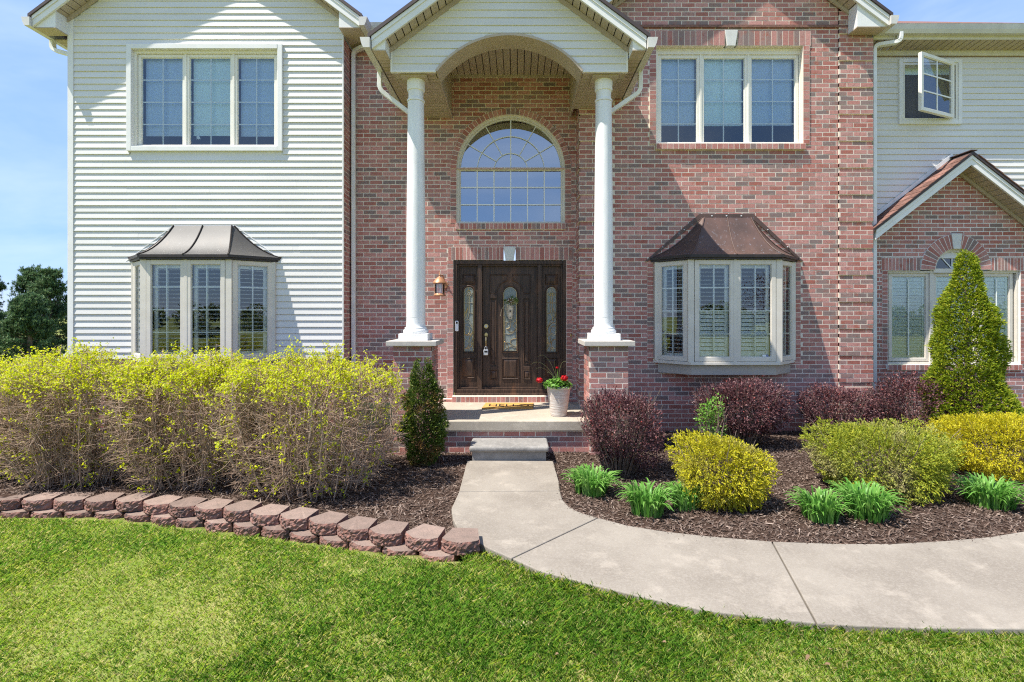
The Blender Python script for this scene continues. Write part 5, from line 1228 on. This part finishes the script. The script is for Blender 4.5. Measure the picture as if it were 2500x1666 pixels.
def forsythia(name, label, x, y, rx, ry, hgt, seed, leafy=1.0):
    rs = np.random.default_rng(seed); base = Vector((x, y, 0)); t = thing(name, label, 'shrub', base, 'forsythia hedge along the left bed')
    z0 = float(mulch_z(x, y)); n = 130
    a = rs.uniform(0, 2*np.pi, n); r = np.sqrt(rs.random(n))
    S = np.stack([x+.62*rx*r*np.cos(a), y+.62*ry*r*np.sin(a), np.full(n, z0-.02)], 1); hv = 1+.05*np.sin(a*2+seed)+.05*np.sin(a*5+seed*2)*r
    E = np.stack([x+rx*.92*r*np.cos(a)+rs.normal(0, .07, n), y+ry*.92*r*np.sin(a)+rs.normal(0, .07, n), z0+hgt*hv*(1.0-.26*r**3)*rs.uniform(.80, 1.05, n)], 1)
    M = S*.5+E*.5+np.stack([(E[:, 0]-x)*.22, (E[:, 1]-y)*.22, np.zeros(n)], 1)+rs.normal(0, .04, (n, 3))
    K = 8; P = bez(S, M, E, K); P[:, 1:-1] += rs.normal(0, .012, P[:, 1:-1].shape); tubes('stems', P, np.linspace(.0085, .0028, K)[None]*rs.uniform(.7, 1.25, (n, 1)), 'twig', t)
    m = 7200; i = rs.integers(0, n, m); u = rs.beta(1.35, 1.1, m)*(K-1.01); k = u.astype(int); f = (u-k)[:, None]
    A = P[i, k]*(1-f)+P[i, k+1]*f; out = A-[x, y, 0]; out[:, 2] = 0; out /= np.linalg.norm(out, axis=1, keepdims=True)+.05
    hrel = (A[:, 2]-z0)/hgt
    D = out*rs.uniform(.3, 1.2, (m, 1))+rs.normal(0, .55, (m, 3)); D[:, 2] += rs.uniform(-.25, .6, m)+.5*hrel; D /= np.linalg.norm(D, axis=1, keepdims=True)
    L = rs.uniform(.10, .32, m)[:, None]; Bp = A+D*L
    # trimmed to the clipped outline
    q = np.sqrt(((Bp[:, 0]-x)/rx)**2+((Bp[:, 1]-y)/ry)**2); lim = np.where(hrel > .25, 1.06-.22*np.clip((hrel-.6)/.4, 0, 1)**2, .80+.9*np.clip(hrel, 0, .25))*(1+.07*np.sin(np.arctan2(Bp[:, 1]-y, Bp[:, 0]-x)*4+hrel*5+seed))
    sc = np.where(q > lim, lim/np.maximum(q, 1e-3), 1); Bp[:, 0] = x+(Bp[:, 0]-x)*sc; Bp[:, 1] = y+(Bp[:, 1]-y)*sc; Bp[:, 2] = np.minimum(Bp[:, 2], z0+hgt*(1.04-.20*np.clip(q, 0, 1)**3)*rs.uniform(.90, 1.07, m)*(1+.04*np.sin(Bp[:, 0]*5.3+seed)))
    Mid = (A+Bp)/2+rs.normal(0, .02, (m, 3)); Q = bez(A, Mid, Bp, 4); tubes('twigs', Q, np.linspace(.0030, .0010, 4)[None]*rs.uniform(.7, 1.2, (m, 1)), 'twig', t, 'stuff')
    # leaves: thick near the clipped top, scattered lower down
    hz = (Bp[:, 2]-z0)/hgt; prob = np.clip((hz-.70)/.2, 0, 1)**1.1*1.0+.065; cl = rs.random(m) < prob*leafy
    idx = np.repeat(np.where(cl)[0], 10); mm = len(idx); v = rs.uniform(.3, 1.08, mm)[:, None]; C = Q[idx, 0]*(1-v)+Bp[idx]*v+rs.normal(0, .012, (mm, 3))
    U_ = rs.normal(size=(mm, 3)); U_[:, 2] = np.abs(U_[:, 2])+.3; _, a_, b_ = basis(U_); U_ /= np.linalg.norm(U_, axis=1, keepdims=True)
    folded('foliage', C, U_*rs.uniform(.016, .034, mm)[:, None], a_*rs.uniform(.010, .018, mm)[:, None], 'forsythia_leaf', t, 'stuff', .2)
    return t
forsythia('forsythia_shrub', 'wide twiggy forsythia nearest the path, yellow green leaves on top', -2.17, 5.40, .97, .80, 1.38, 1)
forsythia('forsythia_shrub', 'twiggy forsythia directly below the grey roofed bay window', -3.52, 5.62, .88, .70, 1.36, 2)
forsythia('forsythia_shrub', 'twiggy forsythia left of the grey roofed bay window, second from the picture edge', -4.85, 5.68, .90, .70, 1.40, 3)
forsythia('forsythia_shrub', 'twiggy forsythia cut off by the left picture edge in front of the pines', -6.20, 5.85, .88, .66, 1.36, 4)

def fan(C, O, k, L, rs):                 # each growing point carries a little flat spray of leaflets
    idx = np.repeat(np.arange(len(C)), k); _, a, b = basis(O); th = rs.uniform(0, 2*np.pi, len(C))[:, None]; A = (a*np.cos(th)+b*np.sin(th))[idx]
    t = rs.random(len(idx))[:, None]; s = rs.normal(0, .42, (len(idx), 1)); D = O[idx]+A*s*.9+rs.normal(0, .12, (len(idx), 3)); D /= np.linalg.norm(D, axis=1, keepdims=True)
    return C[idx]+O[idx]*t*L+A*s*t*L*.8, D
def shell_shrub(name, label, x, y, rx, ry, hgt, zlow, n, mat, size, seed, group=None, up=.2, droop=0, elong=1.8, lump=.22, stems=26, narrow=.5, flat_=1.6, inner=.45, twmat='twig_dark', wig=.05, cat='shrub', fold=.2, spray=1, splen=4.0):
    rs = np.random.default_rng(seed); z0 = float(mulch_z(x, y)); t = thing(name, label, cat, (x, y, 0), group)
    zc = z0+zlow+(hgt-zlow)*.5; rz = (hgt-zlow)*.5
    d = rs.normal(size=(n, 3)); d /= np.linalg.norm(d, axis=1, keepdims=True); lf = lumps(60, lump, seed)
    e = flat_; sup = (np.abs(d[:, 0])**(2*e)+np.abs(d[:, 1])**(2*e)+np.abs(d[:, 2])**(2*e))**(-1/(2*e))     # boxed ellipsoid, as clipped
    env = sup*lf(d)*(1+.10*np.sin(d[:, 0]*17+seed)*np.sin(d[:, 1]*15)*np.sin(d[:, 2]*19)); env /= np.percentile(env, 96); rad = env*(inner+(1-inner)*rs.random(n)**.38)
    C = d*rad[:, None]*[rx, ry, rz]; nar = np.clip(1-narrow*np.clip(-C[:, 2]/rz, 0, 1.2), .2, 1); C[:, :2] *= nar[:, None]; C = C+[x, y, zc]+rs.normal(0, wig*.3, (n, 3))
    if spray > 1:
        q_ = n//spray; C, d = C[:q_], d[:q_]
    k = C[:, 2] > z0+.02; C, d = C[k], d[k]; m = len(C)
    O = d*1.0+rs.normal(0, .55, (m, 3)); O[:, 2] += up-droop*np.clip(1-d[:, 2], 0, 1); O /= np.linalg.norm(O, axis=1, keepdims=True)
    if spray > 1: C, O = fan(C, O, spray, size*splen, rs); m = len(C)
    _, a_, b_ = basis(O); th = rs.uniform(0, np.pi, m)[:, None]; Wd = a_*np.cos(th)+b_*np.sin(th)
    s = rs.uniform(.7, 1.35, m)[:, None]*size; leaves('foliage', C, O*s*elong, Wd*s, mat, t, 'stuff')
    ns = stems*4; a = rs.uniform(0, 2*np.pi, ns); r = np.sqrt(rs.random(ns)); S = np.stack([x+.22*rx*r*np.cos(a), y+.22*ry*r*np.sin(a), np.full(ns, z0-.02)], 1)
    E = np.stack([x+.88*rx*r*np.cos(a), y+.88*ry*r*np.sin(a), zc+rz*rs.uniform(-.2, .85, ns)], 1); Mi = S*.6+E*.4+np.stack([(E[:, 0]-x)*.1, (E[:, 1]-y)*.1, np.full(ns, .1)], 1)
    P = bez(S, Mi, E, 6); P[:, 1:-1] += rs.normal(0, .012, P[:, 1:-1].shape); tubes('stems', P, np.linspace(.008, .002, 6)[None]*rs.uniform(.6, 1.2, (ns, 1)), twmat, t)
    return t
gb = 'dark red barberry shrubs'
shell_shrub('barberry_shrub', 'tall dark red barberry with bare stems in front of the right pedestal', 1.15, 5.76, .58, .50, 1.08, -.05, 26000, 'barberry_leaf', .0125, 11, gb, spray=5, splen=3.5, narrow=.38, lump=.3, stems=34, inner=.35)
shell_shrub('barberry_shrub', 'wide dark red barberry under the brown roofed bay window', 3.02, 6.92, .80, .48, 1.02, .0, 28000, 'barberry_leaf', .0135, 12, gb, spray=5, splen=3.5, narrow=.35, lump=.25, stems=34, inner=.35)
shell_shrub('barberry_shrub', 'low dark red barberry against the brick between bay and downspout', 4.45, 7.15, .66, .40, .87, .0, 18000, 'barberry_leaf', .0135, 13, gb, spray=5, splen=3.5, narrow=.25, lump=.25, inner=.35)
shell_shrub('barberry_shrub', 'dark red barberry at the brick corner left of the cone shaped evergreen', 5.56, 7.1, .86, .46, 1.00, .0, 24000, 'barberry_leaf', .0135, 14, gb, spray=5, splen=3.5, narrow=.25, lump=.25, inner=.35)
shell_shrub('green_sapling', 'bright green leafy sapling growing into the left side of the wide barberry', 2.44, 6.50, .27, .16, .86, .12, 900, 'green_leaf', .017, 15, None, narrow=.1, lump=.9, stems=5, inner=.1, flat_=1.0, twmat='twig')
gc = 'golden false cypress shrubs'
shell_shrub('golden_cypress', 'round bright yellow evergreen shrub nearest the path', 1.96, 4.92, .54, .50, .74, -.12, 80000, 'gold_leaf', .0072, 21, gc, droop=.5, elong=2.6, spray=14, splen=6.0, narrow=.26, lump=.28, up=.1, flat_=1.7)
shell_shrub('golden_cypress', 'wide clipped evergreen shrub, green and browning, behind the pair of daylilies', 3.70, 5.22, .90, .66, .75, -.12, 120000, 'gold_green_leaf', .0072, 22, gc, droop=.4, elong=2.5, spray=14, splen=6.0, narrow=.25, lump=.16, flat_=1.9)
shell_shrub('golden_cypress', 'bright yellow clipped evergreen shrub at the right picture edge', 5.60, 5.85, 1.30, .70, .76, -.10, 110000, 'gold_bright_leaf', .0080, 23, gc, droop=.4, elong=2.5, spray=14, splen=6.0, narrow=.25, lump=.18, flat_=1.9)
shell_shrub('boxwood_shrub', 'small green shrub behind the yellow shrub at the right picture edge', 6.95, 6.9, .42, .35, .62, .03, 5000, 'arbor_leaf', .018, 24, None, narrow=.2)

def cone_tree(name, label, x, y, r, hgt, n, mat, size, seed, prof, group=None, lump=.2, elong=2.4, twin=0.0):
    rs = np.random.default_rng(seed); z0 = float(mulch_z(x, y)); t = thing(name, label, 'evergreen', (x, y, 0), group)
    ta = np.linspace(0, 1, 60); cdf = np.cumsum(prof(ta)+.04); cdf /= cdf[-1]; u = np.interp(rs.random(n), cdf, ta); a = rs.uniform(0, 2*np.pi, n)
    lr = np.random.default_rng(seed+1); nl = 120; la = lr.uniform(0, 2*np.pi, nl); lu = lr.random(nl); lw = lr.uniform(.3, 1, nl)
    da = np.angle(np.exp(1j*(a[:, None]-la[None])))*prof(u)[:, None]*1.2; b = (np.exp(-(da**2+((u[:, None]-lu[None])*3.2)**2)/.035)*lw).sum(1)
    R = r*prof(u)*(1-lump+lump*.9*np.clip(b, 0, 1.6))*(.6+.4*rs.random(n)**.2)
    tw = twin*np.clip((u-.62)/.38, 0, 1)*np.sign(np.cos(a)+.2); R = R*np.where(np.abs(tw) > 0, 1-.35*np.clip((u-.62)/.38, 0, 1), 1) if twin else R
    C = np.stack([x+R*np.cos(a)+tw, y+R*np.sin(a), z0+.03+u*hgt*np.where(tw < 0, 1.0, 1-.0*u)], 1)+rs.normal(0, .012, (n, 3))
    O = np.stack([np.cos(a), np.sin(a), np.full(n, .6)], 1)+rs.normal(0, .5, (n, 3)); O /= np.linalg.norm(O, axis=1, keepdims=True)
    q_ = n//11; C, O = fan(C[:q_], O[:q_], 11, size*4.2, rs); n = len(C); _, a_, b_ = basis(O); th = rs.uniform(0, np.pi, n)[:, None]
    s = rs.uniform(.7, 1.4, n)[:, None]*size; leaves('foliage', C, O*s*elong, (a_*np.cos(th)+b_*np.sin(th))*s, mat, t, 'stuff')
    MB().tube([(x, y, z0-.05), (x+.01, y, z0+hgt*.5), (x, y, z0+hgt*.93)], [.04, .025, .006], 7).build('trunk', 'bark', t)
    ns = 120; uu = rs.uniform(.05, .85, ns); a = rs.uniform(0, 2*np.pi, ns); S = np.stack([np.full(ns, x), np.full(ns, y), z0+uu*hgt], 1); E = S+np.stack([np.cos(a)*r*.75*prof(uu), np.sin(a)*r*.75*prof(uu), np.full(ns, .16)], 1)
    tubes('branches', bez(S, (S+E)/2-[0, 0, .03], E, 4), np.full((ns, 4), .005)*np.linspace(1, .4, 4)[None], 'twig_dark', t)
    return t
cone_tree('cone_arborvitae', 'tall cone shaped yellow green evergreen in front of the arched window', 6.06, 6.92, .61, 2.60, 150000, 'arbor_leaf', .0108, 31, lambda u: (np.clip(1-u, 0, 1)**.66*.98+.03*np.sin(u*13))*np.clip(.86+2.5*u, 0, 1), lump=.26)
cone_tree('narrow_arborvitae', 'narrow dark green evergreen with browned side left of the porch step', -1.13, 6.12, .29, 1.24, 52000, 'arbor_dark_leaf', .0092, 33, lambda u: np.clip(1-u**2.6, 0, 1)*np.clip(.55+1.6*u, 0, 1), lump=.3, twin=.04)

def lily(label, x, y, rad, hgt, n, seed):
    rs = np.random.default_rng(seed); z0 = float(mulch_z(x, y)); t = thing('daylily_clump', label, 'daylily', (x, y, 0), 'daylily clumps along the path'); rad *= .9
    a = rs.uniform(0, 2*np.pi, n); r = rad*.6*np.sqrt(rs.random(n)); S = np.stack([x+r*np.cos(a), y+r*np.sin(a), np.full(n, z0-.01)], 1)
    a2 = a+rs.normal(0, .5, n); ln = rs.uniform(.12, .9, n)*rad*1.0; H = .86*hgt*rs.uniform(.65, 1.12, n)
    Mi = S+np.stack([np.cos(a2)*ln*.22, np.sin(a2)*ln*.22, H*1.15], 1); E = S+np.stack([np.cos(a2)*ln, np.sin(a2)*ln, H*(1-.65*(ln/rad)**2*rs.random(n))], 1)
    K = 6; P = bez(S, Mi, E, K); side = np.stack([-np.sin(a2), np.cos(a2), 0*a2], 1); w = np.array([.7, .95, 1, .9, .6, .05])[None]*rs.uniform(.007, .012, (n, 1))
    Lf, Rt = P-side[:, None]*w[..., None], P+side[:, None]*w[..., None]; Ce = P-np.array([0, 0, .003]); V = np.stack([Lf, Ce, Rt], 2); idx = np.arange(n*K*3).reshape(n, K, 3)
    F = np.concatenate([np.stack([idx[:, :-1, j], idx[:, :-1, j+1], idx[:, 1:, j+1], idx[:, 1:, j]], -1).reshape(-1, 4) for j in (0, 1)])
    np_mesh('blades', V, F, 'lily_leaf', t, 'stuff')
for i, (lab, x, y, r, h, n) in enumerate([('green daylily clump nearest the step, below the tall barberry', .74, 5.18, .29, .27, 220), ('larger daylily clump of the pair left of the round yellow shrub', 1.18, 4.66, .26, .29, 220), ('smaller daylily clump touching the round yellow shrub', 1.57, 4.80, .22, .25, 150),
        ('smaller left daylily clump in front of the wide browning shrub', 2.66, 4.50, .25, .27, 190), ('larger right daylily clump in front of the wide browning shrub', 3.10, 4.56, .30, .30, 240), ('daylily clump at the right picture edge below the yellow shrub', 4.48, 4.86, .32, .28, 240)]): lily(lab, x, y, r, h, n, 50+i)

# fallen leaves on the lawn
for i, (px, py, lab) in enumerate([(2028, 1585, 'upright brown fallen leaf on the lawn at lower right'), (1972, 1605, 'curled tan fallen leaf on the lawn at lower right'), (2018, 1622, 'dark brown fallen leaf lowest on the lawn at right'), (1620, 1568, 'greyish fallen leaf on dark green lawn below the path'), (1358, 1598, 'brown fallen leaf on the lawn left of centre bottom')]):
    X, Y = GP(px, py, .04); a = random.uniform(0, 6); L = random.uniform(.012, .019); ca, sa = math.cos(a), math.sin(a); m = MB()
    for u, v, w in ((-1.2, 0, .03), (-.8, .12, .034), (-.2, .5, .05), (.5, .38, .054), (1, 0, .05), (.5, -.32, .05), (-.2, -.45, .045), (-.8, -.1, .034)): m.v.append((X+L*(u*ca-v*sa), Y+L*(u*sa+v*ca), w-.004))
    m.f = [(0, 1, 7), (1, 2, 6, 7), (2, 3, 5, 6), (3, 4, 5)]
    tag(m.build('fallen_leaf', 'dry_leaf', None), lab, 'leaf', 'leaves on the lawn')
sp = MB(); sp.slab([(-.02+.12*math.cos(i*.262)*random.uniform(.55, 1.15), 2.98+.045*math.sin(i*.262)*random.uniform(.55, 1.15)) for i in range(24)], -.004, float(lawn_z(-.02, 2.98))+.003).build('bare_patch', 'sand', None)['kind'] = 'structure'
# chips washed from the beds onto the path edge
E_ = np.array(edge_bed[:17]); n = 420; i_ = RNG.integers(0, 16, n); f_ = RNG.random((n, 1)); P_ = E_[i_]*(1-f_)+E_[i_+1]*f_; off_ = RNG.exponential(.018, n)-.01
C = np.stack([P_[:, 0]-off_*.4, P_[:, 1]-off_, np.full(n, ZP+.003)], 1); U_ = rand_dirs(n); U_[:, 2] *= .1; _, a_, b_ = basis(U_); a_[:, 2] *= .2
leaves('mulch_chips', C, U_*RNG.uniform(.006, .028, n)[:, None], a_*RNG.uniform(.003, .007, n)[:, None], 'chip', None, 'stuff', .75)

# ================================================================== PINES BEHIND THE HEDGE
def pine(label, x, y, zb, hgt, rad, seed):
    rs = np.random.default_rng(seed); t = thing('pine_tree', label, 'pine', (x, y, zb), 'pines behind the house')
    MB().tube([(x, y, zb-.3), (x+.1, y, zb+hgt*.5), (x, y, zb+hgt*.97)], [.2, .13, .03], 7).build('trunk', 'bark', t)
    nb = 110; u = rs.uniform(.04, .98, nb)**.9; a = rs.uniform(0, 2*np.pi, nb); R = rad*(1.02-u)**.62*rs.uniform(.75, 1.1, nb)
    S = np.stack([np.full(nb, x), np.full(nb, y), zb+u*hgt], 1); E = S+np.stack([R*np.cos(a), R*np.sin(a), .25*R+.12], 1); P = bez(S, (S+E)/2-[0, 0, .1], E, 6); tubes('branches', P, np.linspace(.045, .012, 6)[None]*np.ones((nb, 1)), 'bark', t)
    m = 3000; i = rs.integers(0, nb, m); v = rs.beta(2.2, 1.0, m)*4.99; k = v.astype(int); f = (v-k)[:, None]; C = P[i, k]*(1-f)+P[i, k+1]*f+rs.normal(0, .16, (m, 3))*[1, 1, .6]
    q = 16; idx = np.repeat(np.arange(m), q); D = rs.normal(size=(m*q, 3)); D[:, 2] += .75; D += .6*np.stack([np.cos(a[i]), np.sin(a[i]), 0*a[i]], 1)[idx]; D /= np.linalg.norm(D, axis=1, keepdims=True); _, a_, b_ = basis(D)
    L = rs.uniform(.14, .27, m*q)[:, None]; leaves('crown', C[idx]+D*L*.5, D*L, a_*.045, 'pine_needle', t, 'stuff')
pine('pine behind the hedge at the very left picture edge', -38.9, 37, -2.4, 8.3, 2.7, 61); pine('round topped pine behind the hedge midway to the house corner', -35.8, 38.0, -2.5, 8.0, 2.8, 62)
pine('pine partly hidden by the house corner behind the hedge', -33.4, 36.5, -2.4, 7.3, 2.6, 63); pine('pale pine low in front of the others beside the downspout', -32.0, 33.5, -2.2, 5.2, 2.0, 64)
pine('low pine in front of the others nearest the left picture edge', -35.6, 33.8, -2.3, 5.0, 2.2, 65)
# a purple plum tree right of the camera and woods across the road: out of frame, seen in the window panes
def crown(name, C, n, rs, mat, parent, kind, size):
    k = rs.integers(0, len(C), n); dd = rs.normal(size=(n, 3)); dd /= np.linalg.norm(dd, axis=1, keepdims=True); P = C[k, :3]+dd*C[k, 3:4]*rs.random((n, 1))**.4; U_ = rs.normal(size=(n, 3)); U_ /= np.linalg.norm(U_, axis=1, keepdims=True); _, a_, b_ = basis(U_)
    return folded(name, P, U_*size*rs.uniform(.7, 1.3, (n, 1)), a_*size*.6, mat, parent, kind)
pl = thing('plum_tree', 'purple leaved plum tree reflected in the bay window panes', 'tree', (8.6, .3, 0)); rs = np.random.default_rng(71)
MB().tube([(8.6, .3, -.2), (8.62, .3, .8), (8.55, .35, 1.7)], [.12, .10, .08], 8).build('trunk', 'bark', pl); cc = rs.normal(size=(26, 4))*[.95, .95, .75, .1]+[8.6, .3, 3.1, .75]
S = np.tile([[8.55, .35, 1.6]], (26, 1)); tubes('branches', bez(S, (S+cc[:, :3])/2+[0, 0, .2], cc[:, :3], 5), np.linspace(.05, .012, 5)[None]*np.ones((26, 1)), 'bark', pl)
crown('crown', cc, 16000, rs, 'barberry_leaf', pl, 'stuff', .05)
cc = np.stack([rs.uniform(-75, 75, 120), rs.uniform(-62, -46, 120), rs.uniform(-1.5, 2.2, 120), rs.uniform(1.0, 2.2, 120)], 1); crown('distant_wood', cc, 26000, rs, 'arbor_dark_leaf', None, 'stuff', .55)
